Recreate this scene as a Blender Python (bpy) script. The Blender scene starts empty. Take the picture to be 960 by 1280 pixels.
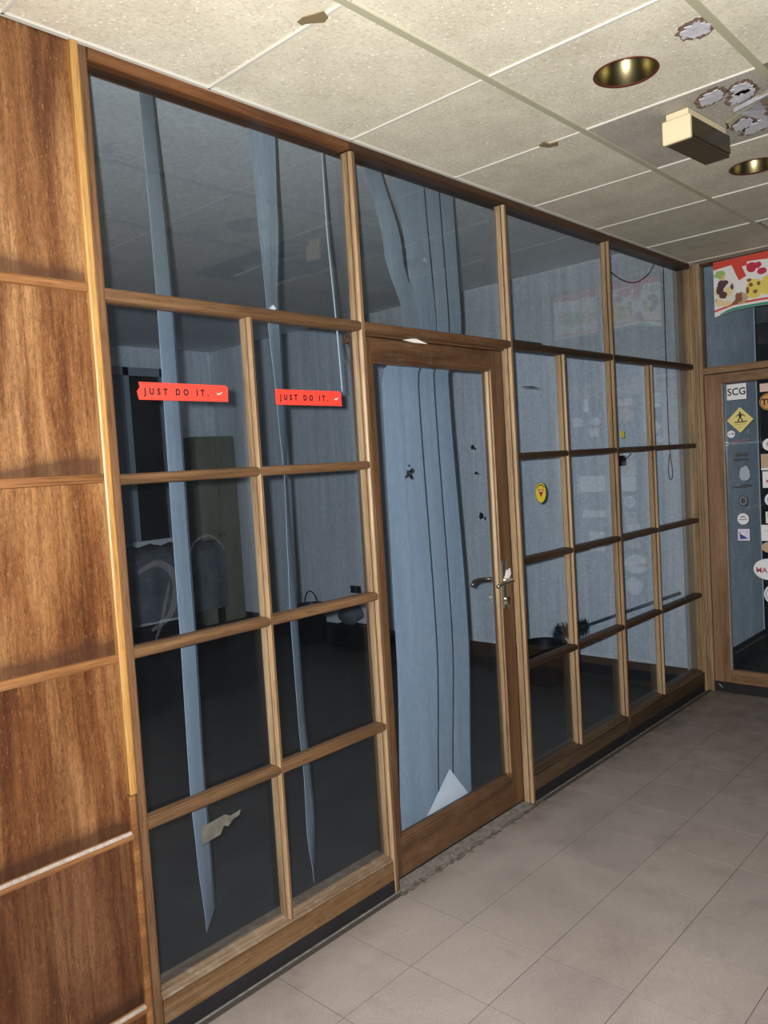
import bpy, bmesh, math, random
from mathutils import Vector, Matrix
S = bpy.context.scene
C = S.collection
random.seed(7)
R = math.radians

# ------------------------------------------------------------------ camera, world, lights
CAM = Vector((0.0, -2.0, 1.601))
right = Vector((0.67661279, -0.73383621, -0.06065931))
up = Vector((0.0839648, -0.00495029, 0.99645642))
fwd = Vector((0.73153608, 0.67930841, -0.05826698))
cd = bpy.data.cameras.new('camera'); cam = bpy.data.objects.new('camera', cd); C.objects.link(cam)
m = Matrix((right, up, -fwd)).transposed().to_4x4(); m.translation = CAM
cam.matrix_world = m
cd.sensor_fit = 'VERTICAL'; cd.sensor_height = 36.0; cd.lens = 995.53 / 1280 * 36.0
cd.clip_start = 0.02; cd.clip_end = 60
S.camera = cam
S.view_settings.view_transform = 'Standard'; S.view_settings.look = 'None'
S.view_settings.gamma = 1.0; S.view_settings.exposure = 0.0
S.view_settings.use_curve_mapping = False

w = bpy.data.worlds.new('world'); S.world = w; w.use_nodes = True
w.node_tree.nodes['Background'].inputs[0].default_value = (0.80, 0.84, 0.95, 1)
w.node_tree.nodes['Background'].inputs[1].default_value = 0.012

ld = bpy.data.lights.new('phone_flash', 'SPOT'); lamp = bpy.data.objects.new('phone_flash', ld); C.objects.link(lamp)
ld.energy = 610; ld.color = (1.0, 0.96, 0.885); ld.shadow_soft_size = 0.012
ld.spot_size = R(150); ld.spot_blend = 1.0
lamp.location = CAM - right * 0.035 + up * 0.02 - fwd * 0.01
lamp.rotation_euler = (fwd + right * 0.22 + up * 0.03).to_track_quat('-Z', 'Y').to_euler()

# ------------------------------------------------------------------ materials
def mat(name):
    m = bpy.data.materials.new(name); m.use_nodes = True
    nt = m.node_tree; b = nt.nodes['Principled BSDF']
    return m, nt, b
def plain(name, col, rough=0.5, metal=0.0, spec=0.5):
    m, nt, b = mat(name)
    b.inputs['Base Color'].default_value = (*col, 1); b.inputs['Roughness'].default_value = rough
    b.inputs['Metallic'].default_value = metal; b.inputs['Specular IOR Level'].default_value = spec
    return m
def nd(nt, t, **k):
    n = nt.nodes.new(t)
    for a, v in k.items(): setattr(n, a, v)
    return n
def ramp(nt, stops):
    r = nd(nt, 'ShaderNodeValToRGB'); e = r.color_ramp.elements
    e[0].position, e[0].color = stops[0][0], (*stops[0][1], 1)
    e[1].position, e[1].color = stops[-1][0], (*stops[-1][1], 1)
    for p, c in stops[1:-1]:
        x = e.new(p); x.color = (*c, 1)
    return r
def noise(nt, scale, detail=4, rough=.6, dist=0.0, vec=None):
    n = nd(nt, 'ShaderNodeTexNoise'); n.inputs['Scale'].default_value = scale
    n.inputs['Detail'].default_value = detail; n.inputs['Roughness'].default_value = rough
    n.inputs['Distortion'].default_value = dist
    if vec is not None: nt.links.new(vec, n.inputs['Vector'])
    return n
def mapping(nt, scale, rand=True):
    tc = nd(nt, 'ShaderNodeTexCoord'); mp = nd(nt, 'ShaderNodeMapping')
    mp.inputs['Scale'].default_value = scale
    nt.links.new(tc.outputs['Object'], mp.inputs['Vector'])
    if rand:
        oi = nd(nt, 'ShaderNodeObjectInfo'); mm = nd(nt, 'ShaderNodeMath', operation='MULTIPLY'); mm.inputs[1].default_value = 37.0
        nt.links.new(oi.outputs['Random'], mm.inputs[0]); nt.links.new(mm.outputs[0], mp.inputs['Location'])
    return mp.outputs['Vector']
def mixc(nt, fac, a, b, mode='MIX'):
    x = nd(nt, 'ShaderNodeMix', data_type='RGBA', blend_type=mode)
    for s, v in ((x.inputs[0], fac), (x.inputs[6], a), (x.inputs[7], b)):
        if hasattr(v, 'links'): nt.links.new(v, s)
        elif isinstance(v, (int, float)): s.default_value = v
        else: s.default_value = (*v, 1)
    return x.outputs[2]
def bump(nt, b, h, strength=.3, dist=.002):
    x = nd(nt, 'ShaderNodeBump'); x.inputs['Strength'].default_value = strength; x.inputs['Distance'].default_value = dist
    nt.links.new(h, x.inputs['Height']); nt.links.new(x.outputs[0], b.inputs['Normal'])

def wood(name, axis, dark, mid, light, rough=.42, streak=1.0, worn=0.0):
    m, nt, b = mat(name)
    def sc(a, c):
        v = [a, a, a]; v[axis] = c; return v
    fine = noise(nt, 1.0, 5, .65, .4, mapping(nt, sc(110, 3.0)))
    big = noise(nt, 1.0, 3, .5, .6, mapping(nt, sc(13, 1.1)))
    pores = noise(nt, 1.0, 2, .5, 0, mapping(nt, sc(420, 14)))
    r1 = ramp(nt, [(.25, dark), (.5, mid), (.78, light)])
    nt.links.new(big.outputs['Fac'], r1.inputs[0])
    r2 = ramp(nt, [(.3, (.55, .5, .45)), (.7, (1.12, 1.1, 1.08))])
    nt.links.new(fine.outputs['Fac'], r2.inputs[0])
    c = mixc(nt, .75 * streak, r1.outputs[0], r2.outputs[0], 'MULTIPLY')
    r3 = ramp(nt, [(.36, (.45, .4, .38)), (.46, (1, 1, 1))]); nt.links.new(pores.outputs['Fac'], r3.inputs[0])
    c = mixc(nt, .6, c, r3.outputs[0], 'MULTIPLY')
    if worn:
        wn = noise(nt, 1.0, 6, .75, .5, mapping(nt, (22, 22, 22)))
        rw = ramp(nt, [(.5, (0, 0, 0)), (.66, (1, 1, 1))]); nt.links.new(wn.outputs['Fac'], rw.inputs[0])
        mm = nd(nt, 'ShaderNodeMath', operation='MULTIPLY'); mm.inputs[1].default_value = worn
        nt.links.new(rw.outputs[0], mm.inputs[0])
        c = mixc(nt, mm.outputs[0], c, (.30, .27, .24))
    nt.links.new(c, b.inputs['Base Color'])
    b.inputs['Roughness'].default_value = rough; b.inputs['Specular IOR Level'].default_value = .35
    bump(nt, b, fine.outputs['Fac'], .25, .001)
    return m
HON = ((.19, .125, .068), (.33, .232, .138), (.46, .345, .22))
wood_v = wood('honey_wood_upright', 2, *HON)
wood_h = wood('brown_wood_across', 0, (.065, .036, .018), (.15, .085, .044), (.25, .15, .08))
wood_crevice = wood('grimy_crevice_wood', 2, (.03, .018, .01), (.055, .034, .02), (.08, .05, .03))
wood_gold = wood('golden_cover_strip_wood', 2, (.22, .11, .03), (.40, .22, .07), (.50, .30, .11))
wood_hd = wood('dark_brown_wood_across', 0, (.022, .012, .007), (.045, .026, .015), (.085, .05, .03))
wood_front = wood('brown_front_edge', 2, (.085, .048, .024), (.16, .092, .05), (.24, .15, .085))
wood_hy = wood('brown_wood_depthways', 1, (.12, .055, .024), (.22, .11, .05), (.30, .16, .08))
wood_head = wood('dark_header_wood', 0, (.06, .024, .010), (.13, .055, .022), (.20, .09, .036))
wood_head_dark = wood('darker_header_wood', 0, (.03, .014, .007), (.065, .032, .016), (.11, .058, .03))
wood_door_v = wood('door_stile_wood', 2, (.07, .036, .018), (.125, .066, .034), (.18, .10, .055))
wood_door_h = wood('door_rail_wood', 0, (.06, .03, .015), (.115, .06, .03), (.17, .095, .05), worn=.08)
wood_far_v = wood('far_door_stile_wood', 2, (.15, .085, .05), (.25, .15, .09), (.33, .21, .13))
wood_far_h = wood('far_door_rail_wood', 1, (.15, .085, .045), (.26, .155, .085), (.34, .22, .13), worn=.2)
wood_sill = wood('worn_bottom_rail_wood', 0, (.08, .042, .018), (.16, .088, .04), (.20, .125, .065), worn=.12)
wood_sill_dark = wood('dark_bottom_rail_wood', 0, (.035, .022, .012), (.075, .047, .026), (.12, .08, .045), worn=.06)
wood_bead = wood('dusty_sill_bead_wood', 0, (.10, .07, .045), (.19, .135, .09), (.28, .21, .15), worn=.45)

def panel_wood():
    m, nt, b = mat('varnished_panel_wood')
    fine = noise(nt, 1.0, 6, .7, .6, mapping(nt, (95, 95, 5)))
    big = noise(nt, 1.0, 4, .55, .9, mapping(nt, (9, 9, .9)))
    blot = noise(nt, 1.0, 4, .6, .3, mapping(nt, (3.2, 3.2, 2.2)))
    r1 = ramp(nt, [(.30, (.10, .036, .014)), (.44, (.19, .085, .034)), (.6, (.30, .165, .075)), (.8, (.385, .235, .12))])
    nt.links.new(big.outputs['Fac'], r1.inputs[0])
    r2 = ramp(nt, [(.3, (.55, .48, .42)), (.68, (1.18, 1.15, 1.1))]); nt.links.new(fine.outputs['Fac'], r2.inputs[0])
    c = mixc(nt, .8, r1.outputs[0], r2.outputs[0], 'MULTIPLY')
    gr = noise(nt, 1.0, 5, .8, .8, mapping(nt, (170, 170, 55)))
    rg = ramp(nt, [(.38, (.50, .42, .36)), (.52, (1, 1, 1)), (.66, (1.25, 1.22, 1.15))]); nt.links.new(gr.outputs['Fac'], rg.inputs[0])
    c = mixc(nt, .7, c, rg.outputs[0], 'MULTIPLY')
    sk = noise(nt, 1.0, 4, .7, 1.2, mapping(nt, (26, 26, 1.1)))
    rk = ramp(nt, [(.40, (.42, .32, .28)), (.52, (1, 1, 1))]); nt.links.new(sk.outputs['Fac'], rk.inputs[0])
    c = mixc(nt, .5, c, rk.outputs[0], 'MULTIPLY')
    fl = noise(nt, 1.0, 3, .7, 0, mapping(nt, (230, 230, 46)))
    rf = ramp(nt, [(.60, (0, 0, 0)), (.72, (.5, .5, .5))]); nt.links.new(fl.outputs['Fac'], rf.inputs[0])
    c = mixc(nt, rf.outputs[0], c, (.46, .30, .16))
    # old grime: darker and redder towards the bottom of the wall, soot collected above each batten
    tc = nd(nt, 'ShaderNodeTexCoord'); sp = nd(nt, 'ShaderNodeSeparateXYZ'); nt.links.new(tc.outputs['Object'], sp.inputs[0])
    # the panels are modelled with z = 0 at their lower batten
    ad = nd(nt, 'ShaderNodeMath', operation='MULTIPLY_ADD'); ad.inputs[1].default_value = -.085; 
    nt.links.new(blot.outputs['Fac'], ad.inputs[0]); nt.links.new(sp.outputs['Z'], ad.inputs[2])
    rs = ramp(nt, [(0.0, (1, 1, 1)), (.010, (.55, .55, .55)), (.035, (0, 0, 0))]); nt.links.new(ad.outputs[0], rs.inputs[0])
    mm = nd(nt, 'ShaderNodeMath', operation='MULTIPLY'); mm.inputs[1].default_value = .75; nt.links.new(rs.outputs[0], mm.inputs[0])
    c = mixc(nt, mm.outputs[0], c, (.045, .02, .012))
    nt.links.new(c, b.inputs['Base Color'])
    oc = nd(nt, 'ShaderNodeObjectInfo')
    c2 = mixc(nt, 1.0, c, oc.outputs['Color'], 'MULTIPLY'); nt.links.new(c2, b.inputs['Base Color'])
    b.inputs['Roughness'].default_value = .4; b.inputs['Specular IOR Level'].default_value = .35
    bump(nt, b, fine.outputs['Fac'], .2, .001)
    return m
m_panel = panel_wood()

def ceiling_mat(name, tint=(1, 1, 1)):
    m, nt, b = mat(name)
    v = mapping(nt, (1, 1, 1))
    n1 = noise(nt, 5, 4, .6, 0, v); n2 = noise(nt, 95, 3, .6, .8, v); vo = nd(nt, 'ShaderNodeTexVoronoi'); vo.inputs['Scale'].default_value = 44
    nt.links.new(v, vo.inputs['Vector'])
    r1 = ramp(nt, [(.3, (.60, .565, .47)), (.7, (.74, .705, .60))]); nt.links.new(n1.outputs['Fac'], r1.inputs[0])
    r2 = ramp(nt, [(.36, (.66, .63, .57)), (.5, (1, 1, 1)), (.8, (1.06, 1.06, 1.04))]); nt.links.new(n2.outputs['Fac'], r2.inputs[0])
    c = mixc(nt, .5, r1.outputs[0], r2.outputs[0], 'MULTIPLY')
    n5 = noise(nt, 9, 3, .5, 0, v)
    mth = nd(nt, 'ShaderNodeMath', operation='ADD'); mt2 = nd(nt, 'ShaderNodeMath', operation='MULTIPLY'); mt2.inputs[1].default_value = -.35
    nt.links.new(n5.outputs['Fac'], mt2.inputs[0]); nt.links.new(vo.outputs['Distance'], mth.inputs[0]); nt.links.new(mt2.outputs[0], mth.inputs[1])
    r3 = ramp(nt, [(.0, (.7, .7, .7)), (.02, (0, 0, 0))]); nt.links.new(mth.outputs[0], r3.inputs[0])
    c = mixc(nt, r3.outputs[0], c, (.88, .86, .80))
    c = mixc(nt, 1.0, c, tint, 'MULTIPLY')
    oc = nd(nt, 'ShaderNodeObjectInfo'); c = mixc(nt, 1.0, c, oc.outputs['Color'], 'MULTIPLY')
    nt.links.new(c, b.inputs['Base Color']); b.inputs['Roughness'].default_value = .85
    ad = nd(nt, 'ShaderNodeMath', operation='ADD'); nt.links.new(n2.outputs['Fac'], ad.inputs[0]); nt.links.new(r3.outputs[0], ad.inputs[1])
    bump(nt, b, ad.outputs[0], .45, .002)
    return m
m_tile = ceiling_mat('fissured_ceiling_tile')
m_tile_grey = ceiling_mat('grey_ceiling_tile', (.62, .62, .66))
m_tee = plain('yellowed_tee_bar', (.42, .41, .30), .45)
m_tee_white = plain('pale_tee_edge', (.58, .575, .54), .4)

def floor_mat():
    m, nt, b = mat('worn_beige_floor_tile')
    v = mapping(nt, (1, 1, 1)); ge = nd(nt, 'ShaderNodeNewGeometry'); gp = ge.outputs['Position']; n1 = noise(nt, 1.6, 6, .62, .6, gp); n2 = noise(nt, 160, 3, .6, 0, v); n3 = noise(nt, 7, 6, .7, .3, gp)
    r1 = ramp(nt, [(.3, (.268, .234, .224)), (.7, (.362, .320, .308))]); nt.links.new(n1.outputs['Fac'], r1.inputs[0])
    r2 = ramp(nt, [(.3, (.8, .8, .8)), (.7, (1.1, 1.1, 1.1))]); nt.links.new(n2.outputs['Fac'], r2.inputs[0])
    c = mixc(nt, .7, r1.outputs[0], r2.outputs[0], 'MULTIPLY')
    r3 = ramp(nt, [(.55, (0, 0, 0)), (.75, (.35, .35, .35))]); nt.links.new(n3.outputs['Fac'], r3.inputs[0])
    c = mixc(nt, r3.outputs[0], c, (.15, .125, .115))
    # trodden dirt along the skirting and far end; the latter includes painted light falloff
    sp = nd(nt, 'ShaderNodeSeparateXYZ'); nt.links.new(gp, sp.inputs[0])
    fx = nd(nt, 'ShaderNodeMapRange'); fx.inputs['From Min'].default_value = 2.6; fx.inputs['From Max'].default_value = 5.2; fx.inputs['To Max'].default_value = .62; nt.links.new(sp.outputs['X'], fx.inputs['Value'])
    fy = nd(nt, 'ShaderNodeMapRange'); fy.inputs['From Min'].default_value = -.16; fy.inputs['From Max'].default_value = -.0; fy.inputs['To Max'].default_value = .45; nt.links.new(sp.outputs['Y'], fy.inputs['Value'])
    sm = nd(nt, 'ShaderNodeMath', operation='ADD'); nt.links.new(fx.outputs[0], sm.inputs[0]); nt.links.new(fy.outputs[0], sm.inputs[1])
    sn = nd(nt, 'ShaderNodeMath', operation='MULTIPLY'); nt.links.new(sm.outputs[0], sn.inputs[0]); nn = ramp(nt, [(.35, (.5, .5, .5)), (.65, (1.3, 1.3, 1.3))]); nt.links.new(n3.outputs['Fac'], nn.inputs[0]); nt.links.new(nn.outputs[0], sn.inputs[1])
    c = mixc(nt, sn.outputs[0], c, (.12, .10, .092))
    oi = nd(nt, 'ShaderNodeObjectInfo'); rr = ramp(nt, [(0, (.96, .96, .97)), (1, (1.03, 1.02, 1.01))]); nt.links.new(oi.outputs['Random'], rr.inputs[0])
    c = mixc(nt, 1.0, c, rr.outputs[0], 'MULTIPLY')
    nt.links.new(c, b.inputs['Base Color']); b.inputs['Roughness'].default_value = .55; b.inputs['Specular IOR Level'].default_value = .3
    bump(nt, b, n2.outputs['Fac'], .15, .001)
    return m
m_floor = floor_mat()
m_grout = plain('dirty_floor_joint', (.05, .043, .04), .95)

def mottled(name, a, b_, scale=(6, 6, 1.2), rough=.8, bs=.1, fine=None):
    m, nt, b = mat(name)
    n1 = noise(nt, 1.0, 6, .65, .4, mapping(nt, scale)); r1 = ramp(nt, [(.32, a), (.7, b_)]); nt.links.new(n1.outputs['Fac'], r1.inputs[0])
    c = r1.outputs[0]
    if fine:
        n2 = noise(nt, 1.0, 3, .5, 0, mapping(nt, fine)); r2 = ramp(nt, [(.3, (.8, .8, .8)), (.7, (1.1, 1.1, 1.1))]); nt.links.new(n2.outputs['Fac'], r2.inputs[0])
        c = mixc(nt, .8, c, r2.outputs[0], 'MULTIPLY')
    nt.links.new(c, b.inputs['Base Color']); b.inputs['Roughness'].default_value = rough
    if bs: bump(nt, b, n1.outputs['Fac'], bs, .004)
    return m
m_inwall = mottled('streaked_blue_grey_plaster', (.66, .69, .72), (.92, .94, .95), (14, 14, .9), .85, .1, (60, 60, 60))
m_farwall = mottled('blue_grey_textured_plaster', (.60, .66, .78), (.84, .90, .98), (7, 7, 5), .85, .15, (50, 50, 50))
m_inceil = mottled('dull_room_ceiling', (.80, .80, .80), (.90, .90, .90), (3, 3, 3), .9, .05, (60, 60, 60))
m_infloor = mottled('dark_room_floor', (.016, .018, .019), (.032, .034, .034), (5, 5, 5), .6, .1, (40, 40, 40))
m_vane = mottled('blue_grey_blind_fabric', (.25, .30, .345), (.33, .39, .44), (14, 14, 1.0), .8, .05, (200, 200, 30))
m_black = mottled('black_plinth_paint', (.004, .004, .006), (.010, .010, .013), (12, 12, 12), .75, .1)
m_seal = mottled('grey_sealant', (.10, .095, .09), (.26, .24, .23), (40, 40, 40), .8, .3)
m_dirt = mottled('dirt_crust', (.05, .045, .038), (.17, .155, .13), (60, 60, 60), .95, .5)

def glass(name, tint=(.885, .935, .995), dust=.0025):
    m = bpy.data.materials.new(name); m.use_nodes = True; nt = m.node_tree; nt.nodes.clear()
    out = nd(nt, 'ShaderNodeOutputMaterial'); tr = nd(nt, 'ShaderNodeBsdfTransparent'); tr.inputs[0].default_value = (*tint, 1)
    gl = nd(nt, 'ShaderNodeBsdfGlossy'); gl.inputs['Roughness'].default_value = .015
    lw = nd(nt, 'ShaderNodeLayerWeight'); lw.inputs['Blend'].default_value = .5
    pw = nd(nt, 'ShaderNodeMath', operation='POWER'); pw.inputs[1].default_value = 3.3; nt.links.new(lw.outputs['Facing'], pw.inputs[0])
    ma = nd(nt, 'ShaderNodeMath', operation='MULTIPLY_ADD'); ma.inputs[1].default_value = .52; ma.inputs[2].default_value = .024; nt.links.new(pw.outputs[0], ma.inputs[0])
    mx = nd(nt, 'ShaderNodeMixShader'); nt.links.new(ma.outputs[0], mx.inputs[0]); nt.links.new(tr.outputs[0], mx.inputs[1]); nt.links.new(gl.outputs[0], mx.inputs[2])
    df = nd(nt, 'ShaderNodeBsdfDiffuse'); df.inputs[0].default_value = (.55, .60, .68, 1)
    n = noise(nt, 1.0, 5, .65, .5, mapping(nt, (7, 7, 7)))
    dm = nd(nt, 'ShaderNodeMath', operation='MULTIPLY'); dm.inputs[1].default_value = dust * 2; nt.links.new(n.outputs['Fac'], dm.inputs[0])
    m2 = nd(nt, 'ShaderNodeMixShader'); nt.links.new(dm.outputs[0], m2.inputs[0]); nt.links.new(mx.outputs[0], m2.inputs[1]); nt.links.new(df.outputs[0], m2.inputs[2])
    nt.links.new(m2.outputs[0], out.inputs[0])
    return m
m_glass = glass('dusty_tinted_glass')
m_glass_upper = glass('grey_tinted_upper_glass', (.835, .875, .915), .003)
m_glass_far = glass('far_door_glass', (.90, .955, .995), .006)

# ------------------------------------------------------------------ mesh helpers
def link(o, parent=None):
    C.objects.link(o)
    if parent is not None: o.parent = parent
    return o
def empty(name, loc=(0, 0, 0)):
    o = bpy.data.objects.new(name, None); o.location = loc; o.empty_display_size = .05
    return link(o)
def tag(o, label=None, cat=None, group=None, kind=None):
    if label: o['label'] = label
    if cat: o['category'] = cat
    if group: o['group'] = group
    if kind: o['kind'] = kind
    return o
def mesh(name, bm, mt, parent=None, smooth=False, origin=None):
    """world-space bmesh -> object whose origin sits at `origin` (default: bbox bottom centre)"""
    vs = [v.co for v in bm.verts]
    if origin is None:
        lo = [min(v[i] for v in vs) for i in range(3)]; hi = [max(v[i] for v in vs) for i in range(3)]
        origin = Vector(((lo[0] + hi[0]) / 2, (lo[1] + hi[1]) / 2, lo[2]))
    origin = Vector(origin)
    bmesh.ops.translate(bm, verts=bm.verts, vec=-origin)
    bmesh.ops.recalc_face_normals(bm, faces=bm.faces)
    me = bpy.data.meshes.new(name); bm.to_mesh(me); bm.free()
    mts = mt if isinstance(mt, (list, tuple)) else [mt]
    for x in mts: me.materials.append(x)
    if smooth:
        for p in me.polygons: p.use_smooth = True
    o = bpy.data.objects.new(name, me); link(o)
    if parent is not None:
        o.parent = parent; o.location = origin - world_of(parent)
    else: o.location = origin
    return o
def world_of(o):
    v = Vector((0, 0, 0))
    while o is not None: v += o.location; o = o.parent
    return v
def addbox(bm, x0, x1, y0, y1, z0, z1, bev=0.0, midx=0):
    vs = [bm.verts.new((x, y, z)) for x in (x0, x1) for y in (y0, y1) for z in (z0, z1)]
    f = [(0, 1, 3, 2), (4, 6, 7, 5), (0, 4, 5, 1), (2, 3, 7, 6), (0, 2, 6, 4), (1, 5, 7, 3)]
    fs = [bm.faces.new([vs[i] for i in q]) for q in f]
    for q in fs: q.material_index = midx
    if bev:
        es = list({e for q in fs for e in q.edges})
        bmesh.ops.bevel(bm, geom=es, offset=bev, segments=1, affect='EDGES', profile=.5)
def box(name, x0, x1, y0, y1, z0, z1, mt, parent=None, bev=0.0):
    bm = bmesh.new(); addbox(bm, min(x0, x1), max(x0, x1), min(y0, y1), max(y0, y1), min(z0, z1), max(z0, z1), bev)
    return mesh(name, bm, mt, parent)
def prism(name, pts, axis, a, b, mt, parent=None, smooth=False):
    """2-D outline extruded along axis. axis 2: (x,y); axis 0: (y,z); axis 1: (x,z)"""
    bm = bmesh.new()
    def P(p, t): return {2: (p[0], p[1], t), 0: (t, p[0], p[1]), 1: (p[0], t, p[1])}[axis]
    A = [bm.verts.new(P(p, a)) for p in pts]; B = [bm.verts.new(P(p, b)) for p in pts]
    n = len(pts); bm.faces.new(A); bm.faces.new(B[::-1])
    for i in range(n): bm.faces.new((A[i], A[(i + 1) % n], B[(i + 1) % n], B[i]))
    return mesh(name, bm, mt, parent, smooth)
def lathe(bm, prof, c=(0, 0, 0), n=28, sx=1, sy=1):
    rings = []
    for r, z in prof:
        rings.append([bm.verts.new((c[0] + r * sx * math.cos(2 * math.pi * i / n), c[1] + r * sy * math.sin(2 * math.pi * i / n), c[2] + z)) for i in range(n)] if r > 1e-6 else [bm.verts.new((c[0], c[1], c[2] + z))])
    for a, b in zip(rings, rings[1:]):
        for i in range(n):
            j = (i + 1) % n
            if len(a) == 1 and len(b) == 1: continue
            if len(a) == 1: bm.faces.new((a[0], b[i], b[j]))
            elif len(b) == 1: bm.faces.new((a[i], a[j], b[0]))
            else: bm.faces.new((a[i], a[j], b[j], b[i]))
def tube(bm, pts, r, n=8):
    pts = [Vector(p) for p in pts]; rings = []; prev = None
    for i, p in enumerate(pts):
        t = (pts[min(i + 1, len(pts) - 1)] - pts[max(i - 1, 0)]).normalized()
        a = prev if prev is not None else (Vector((0, 0, 1)) if abs(t.z) < .9 else Vector((1, 0, 0)))
        u = (a - t * a.dot(t)).normalized(); v = t.cross(u); prev = u
        rr = r[i] if isinstance(r, (list, tuple)) else r
        rings.append([bm.verts.new(p + (u * math.cos(2 * math.pi * k / n) + v * math.sin(2 * math.pi * k / n)) * rr) for k in range(n)])
    for a, b in zip(rings, rings[1:]):
        for k in range(n): bm.faces.new((a[k], a[(k + 1) % n], b[(k + 1) % n], b[k]))
    bm.faces.new(rings[0][::-1]); bm.faces.new(rings[-1])
def smoothpath(pts, k=6):
    out = []; P = [Vector(p) for p in pts]
    for i in range(len(P) - 1):
        p0, p1, p2, p3 = P[max(i - 1, 0)], P[i], P[i + 1], P[min(i + 2, len(P) - 1)]
        for j in range(k):
            t = j / k
            out.append(.5 * ((2 * p1) + (-p0 + p2) * t + (2 * p0 - 5 * p1 + 4 * p2 - p3) * t * t + (-p0 + 3 * p1 - 3 * p2 + p3) * t ** 3))
    out.append(P[-1]); return out
# flat shapes on a plane: 'y' faces -Y (u = +x), 'x' faces -X (u = -y).  lift = distance proud of the plane
def onplane(plane, c, u, v, lift):
    return Vector((c[0] + u, c[1] - lift, c[2] + v)) if plane == 'y' else Vector((c[0] - lift, c[1] - u, c[2] + v))
def flat(name, polys, plane, c, lift, mt, parent=None, th=.0006):
    bm = bmesh.new()
    for poly in polys:
        A = [bm.verts.new(onplane(plane, c, u, v, lift + th)) for u, v in poly]; B = [bm.verts.new(onplane(plane, c, u, v, lift)) for u, v in poly]
        n = len(poly); bm.faces.new(A); bm.faces.new(B[::-1])
        for i in range(n): bm.faces.new((A[i], B[i], B[(i + 1) % n], A[(i + 1) % n]))
    return mesh(name, bm, mt, parent, origin=onplane(plane, c, 0, 0, lift))
def rect(w, h, u=0, v=0): return [(u - w / 2, v - h / 2), (u + w / 2, v - h / 2), (u + w / 2, v + h / 2), (u - w / 2, v + h / 2)]
def disc(r, u=0, v=0, n=28, ry=None): return [(u + r * math.cos(2 * math.pi * i / n), v + (ry or r) * math.sin(2 * math.pi * i / n)) for i in range(n)]
def ringpoly(r0, r1, u=0, v=0, n=28, ry0=None, ry1=None):
    out = []
    for i in range(n):
        a, b = 2 * math.pi * i / n, 2 * math.pi * (i + 1) / n
        out.append([(u + r1 * math.cos(a), v + (ry1 or r1) * math.sin(a)), (u + r1 * math.cos(b), v + (ry1 or r1) * math.sin(b)), (u + r0 * math.cos(b), v + (ry0 or r0) * math.sin(b)), (u + r0 * math.cos(a), v + (ry0 or r0) * math.sin(a))])
    return out
def blob(r, u=0, v=0, n=14, j=.3, ry=None, rnd=random):
    return [(u + r * (1 + rnd.uniform(-j, j)) * math.cos(2 * math.pi * i / n), v + (ry or r) * (1 + rnd.uniform(-j, j)) * math.sin(2 * math.pi * i / n)) for i in range(n)]
def text(name, body, size, plane, c, u, v, lift, mt, parent=None, bold=.0, spacing=1.0, shear=0, align='CENTER', sx=1.0):
    cu = bpy.data.curves.new(name, 'FONT'); cu.body = body; cu.size = size; cu.offset = bold; cu.space_character = spacing
    cu.align_x = align; cu.align_y = 'CENTER'; cu.shear = shear; cu.extrude = .0002; cu.resolution_u = 3
    t = bpy.data.objects.new(name, cu); C.objects.link(t)
    dg = bpy.context.evaluated_depsgraph_get(); me = bpy.data.meshes.new_from_object(t.evaluated_get(dg))
    bpy.data.objects.remove(t)
    org = onplane(plane, c, u, v, lift)
    for vt in me.vertices:
        x, y, z = vt.co; q = onplane(plane, c, u + x * sx, v + y, lift + z + .0002); vt.co = q - org
    me.name = name; me.materials.clear(); me.materials.append(mt)
    o = bpy.data.objects.new(name, me); link(o)
    if parent is not None: o.parent = parent; o.location = org - world_of(parent)
    else: o.location = org
    return o

# ------------------------------------------------------------------ dimensions (metres)
ZT, Z1, Z2, Z3 = 2.104, 1.606, 1.124, .636          # centres of transom and glazing bars
ZC = 2.755                                          # corridor ceiling
GY = .040                                           # glass plane
HEAD0 = 2.716
XW = 5.183                                          # far wall

# ------------------------------------------------------------------ floor
fl = tag(box('floor', .0, XW + .02, -3.4, .0, -.06, -.0012, m_grout), kind='structure')
s = .301
tb = {}
for i in range(0, 18):
    for j in range(0, 9):
        x0 = -.006 + i * s; y1 = -.025 - j * s
        x1 = min(x0 + s, XW + .01)
        if x1 - x0 < .02: continue
        key = round(x1 - x0, 3)
        if key not in tb:
            bm = bmesh.new(); wd = (x1 - x0) / 2 - .0012
            addbox(bm, -wd, wd, -s / 2 + .0012, s / 2 - .0012, -.006, 0)
            o = mesh('tile', bm, m_floor, fl, origin=(0, 0, 0)); tb[key] = o
        else:
            o = tb[key].copy(); C.objects.link(o); o.parent = fl
        o.location = Vector(((x0 + x1) / 2, y1 - s / 2, random.uniform(-.0002, .0001))) - fl.location
        o.rotation_euler = (0, 0, 0)

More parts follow.
